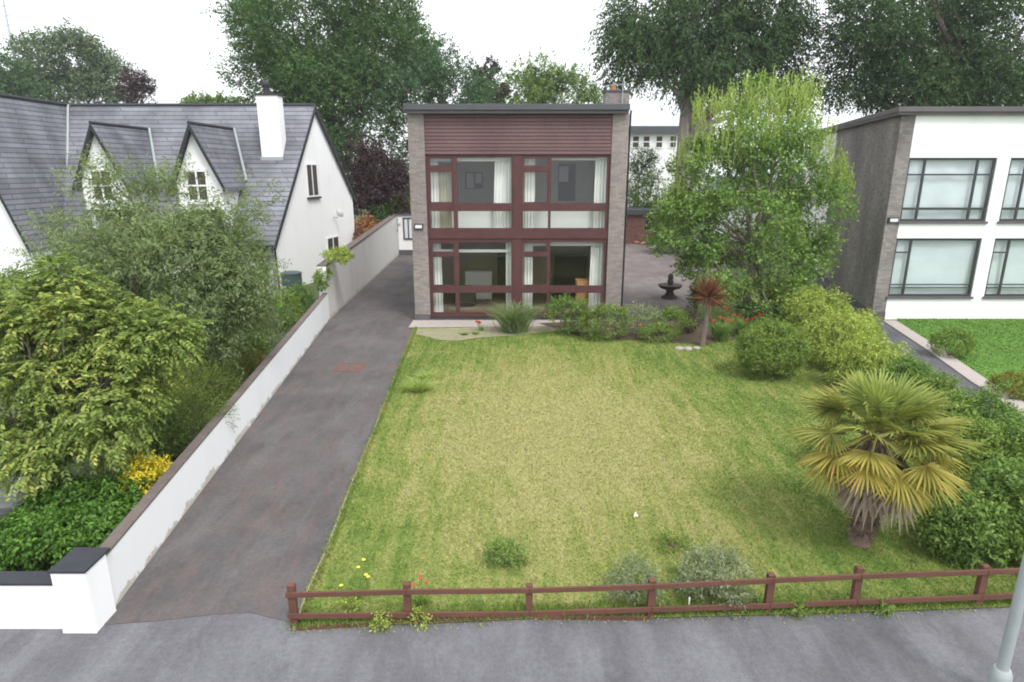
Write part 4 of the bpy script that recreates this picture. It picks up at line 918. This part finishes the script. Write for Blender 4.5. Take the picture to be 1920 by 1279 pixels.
btree('acacia_tree', 'light green feathery tree above the flat roof', 1010, 62,
      [(985,168,62,42,62,1),(1050,178,50,34,62,.8),(1095,192,28,18,62,.3),(950,190,45,40,61,.6),(1040,135,34,14,62,.2)], LM['backl'], topz=9, nlobe=28, lobe=1.0, nspr=22, sl=.7, L=.24)
btree('low_tree', 'low pale green tree showing above the slate ridge', 395, 60, [(390,200,32,10,60,1),(425,196,26,12,60,.6)], LM['backl'], topz=6, nlobe=16, lobe=.8, nspr=18, sl=.5, L=.25)
t_ = dict(spr_droop=1.1, droop=.8, bark='palebark', squash=1.1)
btree('beech_tree', 'drooping beech with pale trunk behind the round green tree', 1288, 47,
      [(1215,60,66,80,47,1),(1330,30,95,80,48,1.1),(1420,95,78,72,47,1),(1300,120,75,50,46,.9),(1380,-60,160,80,48,1),(1465,50,42,75,47,.5),(1175,90,32,75,47,.35),(1460,170,48,50,47,.4)], LM['beech'], topz=13, r0=.62, nlobe=46, lobe=1.3, nspr=32, sl=.9, L=.19, limbs=26, **t_)
btree('beech_tree', 'wide spreading dark beech behind the white fronted house', 1770, 45,
      [(1640,70,90,80,45,1),(1760,100,110,85,46,1.2),(1890,80,100,105,45,1.2),(1720,-40,180,80,46,1),(1600,140,48,45,45,.45),(1850,170,110,36,45,.8),(1700,170,70,30,45,.6)], LM['beech'], topz=12, r0=.6, nlobe=46, lobe=1.35, nspr=36, sl=.9, L=.19, limbs=26, spr_droop=.5, droop=.4)
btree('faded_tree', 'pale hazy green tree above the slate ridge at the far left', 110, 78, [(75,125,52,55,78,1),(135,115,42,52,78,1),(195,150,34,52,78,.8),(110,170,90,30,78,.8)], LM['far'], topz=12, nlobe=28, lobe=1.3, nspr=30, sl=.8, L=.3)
btree('faded_tree', 'blue grey tree cut by the left photo edge above the slate ridge', 5, 72, [(5,150,38,50,72,1),(45,170,30,30,72,.6)], LM['backb'], topz=10, nlobe=20, lobe=1.2, nspr=20, sl=.8, L=.3)
btree('purple_tree', 'small dark purple tree peeping over the slate ridge', 256, 66, [(252,168,26,34,66,1),(272,180,18,20,66,.4)], LM['purple'], topz=10, nlobe=18, lobe=.7, nspr=24, sl=.6, L=.18)
# lower things behind
btree('purple_beech', 'dark purple copper shrub tree beside the slate roofed house', 700, 44, [(705,325,54,58,44,1.2),(680,370,40,40,44,.7),(735,360,30,45,44,.6)], LM['purple'], topz=3, r0=.2, nlobe=26, lobe=.7, nspr=28, sl=.45, L=.16, cat='shrub')
def bgbush(name, label, px, py, rpx, rpy, Y, lm, **kw):
    c = P(px, py, Y); s = mpp(Y, c.z); hgt = c.z+rpy*s
    d = dict(n=40, lobe=.45, nspr=16, k=5, sl=.3, L=.13, W=.08); d.update(kw)
    return bush(name, label, 'shrub', (c.x, Y, 0), (rpx*s, rpx*s, hgt), lm, **d)
bgbush('lime_shrub', 'pale lime shrub rising behind the end of the tall grey wall', 748, 392, 27, 26, 45.5, LM['lime'], n=50)
bgbush('orange_shrub', 'orange red shrub behind the tall grey wall beside the white gable', 688, 425, 26, 16, 42, LM['rusty'], n=50, L=.16)
bgbush('bronze_shrub', 'reddish shrub lower down behind the tall grey wall', 672, 445, 22, 14, 38, LM['bronze'], n=40)
bgbush('green_shrub', 'mid green shrub between the purple tree and tall grey wall', 715, 402, 26, 22, 43, LM['back'], n=40)
for i, (px, py, rx, ry, Y, m_, nm, lab) in enumerate([(1205,300,40,35,56,'back','evergreen_shrub','dark evergreen shrub right of the flat roofed house'),(1215,355,40,30,54,'green','green_shrub','mid green shrub above the brick outbuilding roof'),(1268,430,38,36,44,'back','dark_bush','dark round bush beside the brick outbuilding'),(1300,350,40,40,55,'back','evergreen_shrub','dark evergreen behind the round green tree'),(1500,430,40,60,50,'back','evergreen_shrub','tall dark evergreen left of the white fronted house'),(1400,350,60,50,58,'back','evergreen_shrub','dark evergreen mass behind the garage roof')]):
    bgbush(nm, lab, px, py, rx, ry, Y, LM[m_], n=60, L=.2, lobe=.7, sl=.4)
bgbush('hedge_bush', 'green bush on the far side of the rear yard', 1330, 478, 36, 22, 38, LM['green'], n=40)
# hedge far away closing the horizon
hb = []
for i in range(26):
    x = -70+i*6+random.uniform(-1, 1); c = np.array([x, 105+random.uniform(-4,4), 3.2]); hb.append((tuple(c), (4.5, 3, 4+random.uniform(-.6,1)), 1))
ce, di = zip(*[lobes_in(c, r, 14) for c, r, _ in hb]); ce = np.concatenate(ce); di = np.concatenate(di)
p_, d_2 = sprigs(ce, di, 1.4, 12); far = foliage('far_wood', p_, d_2, 4, .8, .6, .4, LM['backb'])
tag(far, 'low far off wood closing the view behind the houses', 'wood', kind='stuff')

# ================================================================== LEFT GARDEN
b1 = G(85, 975); b1 = Vector((b1.x, 9.55, 0))
def pinnate_tree(name, label, base, fork, r0, blobs, lm, nlobe, lobe, nrach, npair, rl, L, W):
    root = thing(name, tuple(base), label, 'tree'); cents, dirs = [], []
    for (c, Rr, wgt) in blobs: a, b_ = lobes_in(c, Rr, max(3, int(nlobe*wgt)), .35, .35); cents.append(a); dirs.append(b_)
    cents = np.concatenate(cents); dirs = np.concatenate(dirs); tb = MB(); top = Vector(fork)
    tb.tube([base, base.lerp(top, .1), base.lerp(top, .5), top], [r0*1.5, r0*1.1, r0, r0*.8], 12)
    for i in range(0, len(cents), 1): limb(tb, base.lerp(top, random.uniform(.7, 1)), cents[i], r0*.3, .008, .10, 6, 6)
    tb.build('trunk', M['bark'], root, smooth=True)
    p, d = sprigs(cents, dirs, lobe*(.7+.6*RNG.random(len(cents))), nrach, 1.1, .15)
    m = len(p); s = np.tile(np.repeat(np.linspace(.2, 1, npair), 2), m); sg = np.tile([1., -1.], m*npair); k = npair*2
    P0 = np.repeat(p, k, 0); D0 = np.repeat(d, k, 0); U = np.array([0, 0, 1.]); S = nrm(np.cross(D0, U+RNG.normal(size=(m, 3)).repeat(k, 0)*.15))
    C = P0+D0*(s*rl)[:, None]-np.array([0, 0, 1])*(rl*.45*s**2)[:, None]
    T = nrm(D0*.65+S*sg[:, None]*.9+np.array([0, 0, -.45])+RNG.normal(size=D0.shape)*.12); Nn = nrm(U+D0*.2+RNG.normal(size=D0.shape)*.3)
    ln = L*(.75+.4*RNG.random(len(C))); leaves('crown', C, T, Nn, ln, ln*W/L, lm, root, .2)
    return root
pinnate_tree('sumac_tree', 'yellow green tree with long drooping leaves in the front left garden', b1, (b1.x+.05, 9.7, 1.0), .17,
     [PB(120,620,105,90,10.2,1.1),PB(225,640,85,75,10.4,.9),PB(60,730,110,95,9.8,1),PB(190,760,95,80,9.8,1),PB(90,840,100,60,9.5,.8),PB(30,570,75,50,10.6,.5),PB(300,630,44,36,10.2,.55),PB(120,530,50,30,10.4,.25)], LM['sumac'], 24, .34, 32, 5, .22, .092, .046)
tree('willow_tree', 'grey green fine leaved tree in front of the slate roofed house', 'tree', G(330,742), tuple(G(330,742)+Vector((0,.3,2.4))), .13,
     [PB(290,485,135,80,15.5,1.2),PB(390,495,95,85,15.2,1),PB(190,460,95,65,16,.8),PB(330,590,120,90,14.8,1),PB(400,590,70,80,14.6,.6),PB(450,520,55,60,15,.4),PB(270,380,110,50,16,.25),PB(430,385,50,45,15.5,.15),PB(190,340,60,50,16,.2),PB(160,520,90,80,16,.6)], LM['willow'], 'bark', 32, .5, 36, 10, .40, .10, .030, droop=.25, limbs=70, spr_droop=-.3, outward=.8)
bush('upright_conifer', 'dense green columnar conifer behind the boundary wall', 'conifer', tuple(G(490,668)), (.42,.42,2.1), LM['conif'], n=60, lobe=.18, nspr=14, k=7, sl=.18, L=.05, W=.018, spr_droop=-1.2, stems=2)
bush('orange_grey_shrub', 'small pale orange shrub beside the boundary wall coping', 'shrub', tuple(G(468,700)), (.35,.35,.75), LM['rusty'], n=30, lobe=.13, nspr=12, L=.05, W=.03)
def juniper():
    b0, b_e = G(395, 850), G(470, 700)
    for i in range(5):
        t = i/4; c = b0.lerp(b_e, t)+Vector((-.38-.1*t, 0, 0))
        bush('juniper', ['dark spreading juniper nearest the golden shrub','spreading juniper, second along the wall from the golden shrub','middle one of the five spreading junipers along the wall','spreading juniper, fourth along the wall from the golden shrub','farthest spreading juniper by the pale orange shrub'][i], 'juniper', tuple(c), (.72,.80,1.28), LM['conif'], n=75, lobe=.16, nspr=14, k=8, sl=.30, L=.055, W=.014, outward=1.6, group='junipers spilling over the boundary wall', spr_droop=-.1, stems=4, spread=.5)
juniper()
bush('golden_shrub', 'bright golden yellow shrub beside the boundary wall', 'shrub', tuple(G(300,960)+Vector((-.12,0,0))), (.42,.48,.95), LM['yellow'], n=46, lobe=.13, nspr=14, k=5, sl=.10, L=.055, W=.035)
GC = 'glossy green bushes filling the front left corner'
for i, (px, py, rx, hh, lab) in enumerate([(165,1055,.62,.80,'glossy green bush right behind the gate pillar cap'),(60,1065,.6,.72,'glossy green bush behind the front wall at the left edge'),(-60,1070,.6,.7,'glossy green bush mostly cut off by the left photo edge'),(225,985,.55,.78,'glossy green bush between the golden shrub and gate pillar'),(130,990,.6,.72,'glossy green bush at the foot of the yellow green tree')]):
    bush('glossy_bush', lab, 'bush', tuple(G(px,py)), (rx,.5,hh), LM['glossy'], n=75, lobe=.14, nspr=14, k=6, sl=.13, L=.07, W=.04, group=GC)
bush('dark_green_bush', 'dark green bush in shade between the two left trees', 'bush', tuple(G(290,870)), (.75,.6,1.2), LM['green'], n=60, lobe=.2, nspr=14, k=5, sl=.16, L=.08, W=.045)
bush('dark_green_bush', 'dark green bush under the grey green tree', 'bush', tuple(G(250,760)), (1.3,.9,1.5), LM['green'], n=70, lobe=.25, nspr=14, k=5, sl=.18, L=.09, W=.05)
bush('dark_green_bush', 'dark bush against the white wing at the left edge', 'bush', (-17.6, 22, 0), (1.6,1.3,2.2), LM['green'], n=70, lobe=.35, nspr=14, k=5, sl=.25, L=.11, W=.06)
for i, (px, py, rx, hh, m_, lab) in enumerate([(520,650,.6,1.3,'grey','feathery grey green shrub by the corner of the white gable'),(560,612,.55,1.25,'shrub','leafy green shrub beside the wall below the white gable'),(590,592,.5,1.2,'green','leafy green shrub nearest the step in the wall'),(540,626,.5,1.15,'green','green shrub second from the upright conifer'),(505,690,.4,1.0,'green','dark leafy shrub at the foot of the upright conifer')]):
    c = G(px, py)+Vector((-.5,0,0)); bush('border_shrub', lab, 'shrub', tuple(c), (rx,rx,hh), LM[m_], n=40, lobe=.18, nspr=12, k=6, sl=.22, L=.09, W=.035, group='border shrubs behind the low boundary wall')
cc = P(497,505,28.5); bush('climbing_plant', 'dark climbing plant on the corner of the slate roofed house', 'climber', (cc.x-.2, 28.45, 0), (.35,.25,2.7), LM['back'], n=40, lobe=.22, nspr=12, L=.09, W=.06)
# creeper on top of the high wall at its step
for px, py, Y, rx, rz, lab in ((630,478,24.6,.55,.22,'lime green creeper lying over the top of the tall wall at its step'),(606,520,24.0,.22,.35,'green creeper hanging down the white end of the tall wall')):
    c = P(px, py, Y); rt_ = thing('creeper', tuple(c), lab, 'creeper'); ce, di = lobes_in(tuple(c), (rx, .5, rz), 26); p_, d_2 = sprigs(ce, di, .13, 14); foliage('foliage', p_, d_2, 5, .12, .07, .045, LM['lime'] if rx > .4 else LM['shrub'], rt_)

# ================================================================== CENTRE AND RIGHT
RNG = np.random.default_rng(23)
cb = G(1400, 606)
tr, ce, di = tree('maple_tree', 'broad fresh green tree with upright shoots between the two flat roofed houses', 'tree', cb, tuple(cb+Vector((0,.2,3.2))), .16,
     [PB(1420,250,85,75,24,1),PB(1340,330,70,60,24,.8),PB(1480,320,75,70,24,.8),PB(1290,430,58,52,23.6,.75),PB(1400,400,80,60,23.4,.8),PB(1530,390,60,62,24,.8),PB(1350,500,62,42,23.3,.7),PB(1460,480,80,58,23.6,1),PB(1525,480,38,40,24,.4),PB(1420,555,80,36,23.3,.7),PB(1250,430,20,30,23.6,.2)], LM['maple'], 'bark', 24, .42, 30, 7, .38, .125, .07, limbs=34, spr_droop=-.45, outward=.9)
# upright young shoots
sh_c = []
for (c, Rr, wgt) in [PB(1425,255,95,70,24,1.1),PB(1330,335,72,65,24,.9),PB(1485,310,75,75,24,.9),PB(1400,300,60,60,23.2,.5),PB(1550,400,32,50,24,.3),PB(1265,420,28,40,23.7,.5),PB(1570,380,22,50,24,.4),PB(1330,250,40,40,24,.4),PB(1500,220,40,40,24,.4)]:
    d = sphere_dirs(int(150*wgt)); d[:, 2] = np.abs(d[:, 2])*1.2; d = nrm(d); sh_c.append(np.array(c)+d*np.array(Rr)*(.68+.36*RNG.random((len(d), 1))))
sh_c = np.concatenate(sh_c); dd = nrm(np.array([0, 0, 1.])+RNG.normal(size=sh_c.shape)*.17)
hlf = len(sh_c)//2
foliage('young_shoots', sh_c[::2], dd[::2], 18, 1.0, .09, .042, LM['maplet'], tr, spread=.45, droop=-.5, jit=.1)
foliage('young_shoots', sh_c[1::2], dd[1::2], 14, .6, .09, .042, LM['maplet'], tr, spread=.45, droop=-.5, jit=.1)
# cordyline
co = G(1316, 650); ctop = P(1328, 560, co.y)
cr = thing('cordyline', tuple(co), 'bronze red spiky cordyline on a slim bare stem in the flower bed', 'cordyline')
MB().tube([co, co.lerp(ctop, .5)+Vector((.03,0,0)), ctop], [.10, .075, .07], 10).build('trunk', M['bark'], cr, smooth=True)
n = 240; d = sphere_dirs(n); d[:, 2] = np.abs(d[:, 2])*2.6-RNG.random(n)*.7; d = nrm(d); C = np.array(ctop)+d*.04
leaves('crown', C, d, nrm(np.array([0,0,1.])+RNG.normal(size=(n,3))*.3), .38+.46*RNG.random(n), .04, LM['bronze'], cr, .3)
co2 = co+Vector((.0,.1,.0))
d = sphere_dirs(60); d[:, 2] = -np.abs(d[:, 2])-.3; leaves('hanging_leaves', np.array(ctop)+RNG.normal(size=(60,3))*.03, nrm(d), sphere_dirs(60), .42, .035, LM['dead'], cr, .3)
# flower bed planting
def strap_plant(name, label, c, n, h, w, lm, lean=.5, cat='plant', group=None, fl=None):
    r = thing(name, tuple(c), label, cat, group)
    a = RNG.random(n)*2*np.pi; C = np.stack([c[0]+RNG.normal(size=n)*h*.12, c[1]+RNG.normal(size=n)*h*.12, np.full(n, c[2])], 1)
    T = nrm(np.stack([np.cos(a)*lean*RNG.random(n), np.sin(a)*lean*RNG.random(n), np.ones(n)], 1))
    hh = h*(.6+.5*RNG.random(n)); v = []; f = []
    for i in range(n):
        S = np.cross(T[i], sphere_dirs(1)[0]); S /= np.linalg.norm(S); out = np.array([math.cos(a[i]), math.sin(a[i]), 0]); k = len(v)
        for s, ww, b in ((0, .6, 0), (.45, 1, .06), (.8, .7, .25), (1, .05, .5)):
            q = C[i]+T[i]*hh[i]*s*(1-.25*b)+out*hh[i]*b*lean*1.2; q[2] -= hh[i]*b*.25; v += [q-S*w*ww/2, q+S*w*ww/2]
        for j in range(3): f.append((k+2*j, k+2*j+1, k+2*j+3, k+2*j+2))
    mb = MB(); mb.v = [tuple(x) for x in v]; mb.f = f; mb.build('foliage', lm, r)
    if fl:
        for i in range(fl[1]):
            x, y = c[0]+random.gauss(0, h*.35), c[1]+random.gauss(0, h*.3); s = MB(); z = c[2]+h*random.uniform(.7, 1.0); s.tube([(c[0]+(x-c[0])*.3, c[1]+(y-c[1])*.3, c[2]), (x, y, z)], .006, 4)
            s.build('flower_stalk', LM['green'], r); m2 = MB()
            for q in range(7):
                t = random.uniform(-1, 1); m2.lathe((x+t*.07, y+random.uniform(-.03,.03), z+random.uniform(-.04,.05)), [(.005,0),(.022,.02),(.03,.045)], 5)
            m2.build('flower', fl[0], r)
    return r
strap_plant('ornamental_grass', 'tall green grassy clump in front of the house centre', G(965,624), 900, 1.38, .022, LM['willow'], .62, 'grass clump')
bush('rose_bush', 'rose bush with yellowish tips just right of the grassy clump', 'rose bush', tuple(G(1065,628)), (.85,.6,1.5), LM['green'], n=70, lobe=.16, nspr=12, L=.06, W=.04, flowers=('flower', M['whitep'], 3, .05))
bush('flowering_shrub', 'low fresh green shrub between the rose bushes', 'shrub', tuple(G(1135,638)), (.95,.6,1.2), LM['shrub'], n=85, lobe=.15, nspr=12, L=.06, W=.03)
bush('rose_bush', 'grey green rose bush near the downpipe corner', 'rose bush', tuple(G(1200,632)), (.85,.6,1.15), LM['grey'], n=80, lobe=.16, nspr=10, L=.05, W=.03, flowers=('flower', M['whitep'], 3, .045))
bush('rose_bush', 'tall open rose bush with white blooms left of the cordyline', 'rose bush', tuple(G(1258,628)), (.8,.5,.95), LM['shrub'], n=70, lobe=.17, nspr=10, L=.055, W=.035, flowers=('flower', M['whitep'], 4, .05))
bush('flowering_shrub', 'low green plant with orange bloom beneath the white roses', 'shrub', tuple(G(1235,642)), (.75,.4,.65), LM['shrub'], n=45, lobe=.13, nspr=10, L=.05, W=.03, flowers=('flower', M['orange'], 2, .07))
bush('purple_foliage_shrub', 'small dusky purple shrub left of the cordyline stem', 'shrub', tuple(G(1292,625)), (.3,.3,.95), LM['purple'], n=24, lobe=.14, nspr=10, L=.05, W=.03)
bush('upright_shrub', 'narrow dark green shrub beside the fountain', 'shrub', tuple(G(1303,590)), (.25,.25,1.3), LM['back'], n=24, lobe=.14, nspr=10, L=.06, W=.04)
strap_plant('red_flowering_plant', 'single red flower by the house plinth left of centre', G(903,622), 26, .38, .02, LM['shrub'], .6, 'flower', None, (M['red'], 2))
strap_plant('low_green_clump', 'low green clump in pale gravel left of the grassy clump', G(870,630), 60, .22, .02, LM['shrub'], 1.0, 'plant')
strap_plant('low_green_clump', 'low green clump in pale gravel beside the red flower', G(892,629), 60, .2, .02, LM['shrub'], 1.0, 'plant')
strap_plant('crocosmia', 'clump of sword leaves with orange red flowers right of the cordyline', G(1350,640), 200, .85, .03, LM['green'], .5, 'plant', None, (M['orange'], 6))
strap_plant('crocosmia', 'larger clump of sword leaves with red flowers beneath the green tree', G(1390,632), 240, .9, .03, LM['green'], .5, 'plant', None, (M['red'], 5))
bush('dark_shrub', 'dark shrub in the shade under the green tree', 'shrub', tuple(G(1420,612)), (.9,.6,1.0), LM['back'], n=40, lobe=.2, nspr=12, L=.08, W=.05)
# shrubs along the right boundary
bush('dome_shrub', 'clipped rounded green shrub at the right edge of the lawn', 'shrub', tuple(G(1440,706)), (1.0,.9,1.55), LM['shrub'], n=300, lobe=.15, nspr=15, k=5, sl=.08, L=.048, W=.030, inner=.72, stems=3)
GBm = 'yellow green arching bamboos along the right boundary'
for i, (px, py, rx, hh, lab) in enumerate([(1525,640,.95,1.75,'yellow green arching bamboo farthest back along the right boundary'),(1570,690,1.0,1.6,'yellow green arching bamboo right behind the dome shrub'),(1625,735,.8,1.35,'yellow green arching bamboo nearest the palm'),(1470,606,.85,1.5,'yellow green arching bamboo at the foot of the green tree'),(1590,655,.8,1.3,'yellow green arching bamboo leaning over the neighbour path')]):
    bush('bamboo', lab, 'bamboo', tuple(G(px,py)), (rx,rx*.85,hh), LM['lime'], n=75, lobe=.20, nspr=15, k=7, sl=.28, L=.12, W=.028, spr_droop=.5, droop=.6, group=GBm)
bush('light_shrub', 'light green shrub directly behind the palm crown', 'shrub', tuple(G(1705,800)), (.7,.6,1.1), LM['shrub'], n=55, lobe=.17, nspr=13, k=5, sl=.15, L=.07, W=.035)
GR = 'leafy laurels right of the palm'
for i, (px, py, rx, hh, m_, lab) in enumerate([(1800,925,.75,1.25,'shrub','leafy green bush close behind the palm fronds on the right'),(1880,1015,.75,1.15,'green','leafy green bush by the fence at the right photo edge'),(1800,1040,.55,.85,'green','low leafy bush between the palm trunk and right fence post'),(1905,930,.8,1.25,'green','leafy bush beside the neighbour path at the right edge'),(1755,850,.6,1.15,'shrub','light leafy bush behind the right side of the palm'),(1960,1060,.7,1.0,'shrub','leafy bush mostly cut off at the right edge'),(1835,850,.6,1.2,'green','leafy bush beside the narrow neighbour path behind the palm'),(1690,770,.55,1.15,'green','leafy bush directly between the nearest bamboo and the palm crown'),(1745,800,.5,1.1,'shrub','pale leafy bush edging the neighbour path behind the palm top')]):
    bush('laurel_bush', lab, 'bush', tuple(G(px,py)), (rx,rx*.8,hh), LM[m_], n=70, lobe=.18, nspr=15, k=7, sl=.22, L=.075, W=.036, group=GR, outward=1.2)
bush('red_edged_shrub', 'low shrub with reddish leaves behind the left palm fronds', 'shrub', tuple(G(1545,870)), (.38,.38,.75), LM['shrub'], n=35, lobe=.13, nspr=12, k=5, sl=.10, L=.05, W=.028)
GN = 'clipped bushes on the neighbour lawn'
bush('clipped_bush', 'small round clipped bush on the bright neighbour lawn', 'bush', tuple(G(1780,670)), (.62,.55,.88), LM['shrub'], n=120, lobe=.10, nspr=12, k=5, sl=.06, L=.04, W=.025, inner=.8, group=GN)
bush('clipped_bush', 'orange tinged clipped bush at the right edge of the photo', 'bush', tuple(G(1905,745)), (.75,.5,.62), leafmat('orange_tinged_leaf', (.09,.13,.02), (.25,.26,.05), (.42,.20,.06), .25, 3, ex_amt=.3), n=110, lobe=.10, nspr=12, k=5, sl=.06, L=.04, W=.025, inner=.8, group=GN)
# shrubs by the front fence and on the lawn
bush('sage_bush', 'large silvery green bush behind the fence right of centre', 'bush', tuple(G(1338,1120)), (.50,.42,.62), LM['grey'], n=70, lobe=.12, nspr=11, k=7, sl=.14, L=.045, W=.016, spr_droop=-.4)
bush('sage_bush', 'smaller silvery green bush left of the large one by the fence', 'bush', tuple(G(1190,1120)), (.34,.32,.48), LM['grey'], n=45, lobe=.11, nspr=9, k=7, sl=.14, L=.04, W=.014, spr_droop=-.5)
bush('wild_rose', 'straggly dark green plant growing out of the lawn near the fence', 'plant', tuple(G(955,1058)), (.38,.30,.30), LM['green'], n=26, lobe=.10, nspr=8, k=5, sl=.12, L=.045, W=.022, inner=.3)
bush('wild_rose', 'straggly green plant in the lawn above the large silvery bush', 'plant', tuple(G(1258,1030)), (.28,.22,.24), LM['shrub'], n=20, lobe=.09, nspr=8, k=5, sl=.10, L=.04, W=.018, inner=.3)
strap_plant('grass_tuft', 'tall green grass tuft at the far left of the lawn', G(786,735), 300, .50, .014, LM['maplet'], 1.1, 'grass tuft')
strap_plant('grass_tuft', 'small grass tuft behind the wider one at the far left of the lawn', G(800,712), 140, .36, .014, LM['maplet'], 1.1, 'grass tuft')
yp = strap_plant('evening_primrose', 'spindly yellow flowered plant behind the left end of the fence', G(665,1125), 50, .22, .016, LM['shrub'], .9, 'plant', None)
def blooms(root, pts, mat, r=.022):
    for (px, py, Y) in pts:
        c = P(px, py, Y); s = MB().tube([(c.x+.02, c.y+.03, .02), (c.x, c.y, c.z)], .0035, 4); s.build('flower_stalk', LM['green'], root)
        m2 = MB()
        for a in range(6):
            t = a*math.pi/3; u = Vector((math.cos(t), math.sin(t), .3)); v_ = Vector((-math.sin(t), math.cos(t), 0)); m2.poly([c, c+u*r*.8+v_*r*.5, c+u*r*1.3, c+u*r*.8-v_*r*.5])
        m2.lathe(tuple(c), [(r*.3,0),(r*.35,r*.4),(.002,r*.6)], 6); m2.build('flower', mat, root)
blooms(yp, [(682,1050,7.3),(686,1078,7.2),(650,1130,7.1),(672,1064,7.3),(640,1098,7.2),(690,1082,7.2)], M['yellowp'])
rp = strap_plant('red_lily', 'red flowering plant by the second fence post', G(790,1135), 40, .22, .016, LM['shrub'], .8, 'plant', None)
blooms(rp, [(786,1080,7.2),(800,1092,7.15),(790,1086,7.2),(776,1098,7.1)], M['red'], .022)
for i, (px, py, lab) in enumerate([(715,1183,'green weed hanging over the kickboard left of the second post'),(790,1172,'green weed climbing just right of the second fence post'),(655,1150,'low green weed behind the left end of the fence'),(1495,1158,'small weed at the fence foot right of the middle'),(1655,1150,'small weed at the fence foot near the palm')]):
    c = G(px, py); bush('weed', lab, 'weed', (c.x, c.y, 0), (.09,.08,.22), LM['lime'] if i < 3 else LM['shrub'], n=10, lobe=.05, nspr=6, k=4, sl=.06, L=.035, W=.02, group='weeds along the timber fence', stems=2)

# ================================================================== FAN PALM
pb = G(1612, 1020); hub = Vector((pb.x+.03, pb.y+.02, 1.88))
pm = thing('fan_palm', tuple(pb), 'bushy fan palm with shaggy trunk near the right end of the fence', 'palm tree')
tk = MB(); pts = [pb+Vector((0,0,-.02)), pb+Vector((0,0,.12)), pb+Vector((.02,0,.6)), pb+Vector((.03,.01,1.35)), hub]
tk.tube(pts, [.17, .13, .135, .14, .10], 16); tk.build('trunk', M['fibre'], pm, smooth=True)
n = 1500; a = RNG.random(n)*2*np.pi; zz = .15+RNG.random(n)*1.7; rr_ = .12+.03*RNG.random(n)
C = np.stack([pb.x+.02+np.cos(a)*rr_, pb.y+np.sin(a)*rr_, zz], 1); T = nrm(np.stack([np.cos(a)*.45, np.sin(a)*.45, RNG.normal(size=n)*.5+.2], 1))
leaves('trunk_fibre', C, T, sphere_dirs(n), .07+.07*RNG.random(n), .02, M['fibre'], pm, .3)
def frond(el, az, pet, fan, lm, name='frond', nl=26, dead=False):
    d = Vector((math.cos(el)*math.cos(az), math.cos(el)*math.sin(az), math.sin(el))); side = Vector((-math.sin(az), math.cos(az), 0)); upv = side.cross(d)*-1
    if upv.z < 0: upv = -upv
    mb = MB(); sag = Vector((0, 0, -1)); p0 = hub+d*.06; p1 = hub+d*pet+sag*pet*pet*.12; pm_ = hub+d*pet*.5+sag*pet*.01
    mb.tube([p0, pm_, p1], [.014, .010, .007], 5)
    d2 = (d+sag*(1.6 if dead else .22)).normalized(); up2 = d2.cross(side).normalized()
    if up2.z < 0: up2 = -up2
    for i in range(nl):
        t = -1+2*i/(nl-1); an = t*R(100 if not dead else 60); l = fan*(1-.28*abs(t)**1.6)*random.uniform(.92, 1.05)
        v = (d2*math.cos(an)+side*math.sin(an)+up2*(.22*math.cos(an*2)-.05)).normalized(); sd = v.cross(up2).normalized(); w = .040*fan/.6; v = (v+Vector((random.gauss(0,.018), random.gauss(0,.018), random.gauss(0,.018)))).normalized()
        k = len(mb.v); droop = sag*l*random.uniform(.02, .13); 
        pts_ = [(0, .12, 0), (.42, 1, .0), (.72, .72, .3), (1, .05, 1)]
        for s, ww, dr in pts_:
            q = p1+v*l*s+droop*dr; fo_ = up2*w*.35*ww
            mb.v += [tuple(q-sd*w*ww*.5+fo_), tuple(q), tuple(q+sd*w*ww*.5+fo_)]
        for j in range(3):
            o = k+3*j; mb.f += [(o, o+1, o+4, o+3), (o+1, o+2, o+5, o+4)]
    return mb.build(name, lm, pm)
ga = 2.39996
for i in range(60):
    t = i/59; el = R(84-118*t**.9+random.uniform(-9, 9)); az = i*ga+random.uniform(-.15,.15)
    pet = .46+.34*min(1, t*1.6)+random.uniform(-.05,.05); fan = .50+.10*min(1, t*2)-.12*max(0, t-.6)
    if t < .12: pet = .35; fan = .52
    frond(el, az, pet*.93, fan, LM['crown'] if t < .25 else LM['palm'] if t < .68 else LM['palmold'])
for i in range(26):
    frond(R(-38-random.uniform(0, 38)), i*ga, .30+random.uniform(0,.4), .78, LM['dead'], 'dead_frond', 14, True)

# ================================================================== HAZE
hm = bpy.data.materials.new('haze_air'); hm.use_nodes = True; ht = hm.node_tree; ht.nodes.clear()
pv = ht.nodes.new('ShaderNodeVolumePrincipled'); pv.inputs['Color'].default_value = (.93, .96, 1, 1); pv.inputs['Density'].default_value = .0004
ho = ht.nodes.new('ShaderNodeOutputMaterial'); ht.links.new(pv.outputs[0], ho.inputs['Volume'])
hz = MB().box(-402, 402, -62, 602, -1.2, 32).build('haze', hm); tag(hz, kind='stuff'); hz['label'] = 'thin pale air between the viewer and the far trees'; hz['category'] = 'haze'
scene.cycles.volume_bounces = 1
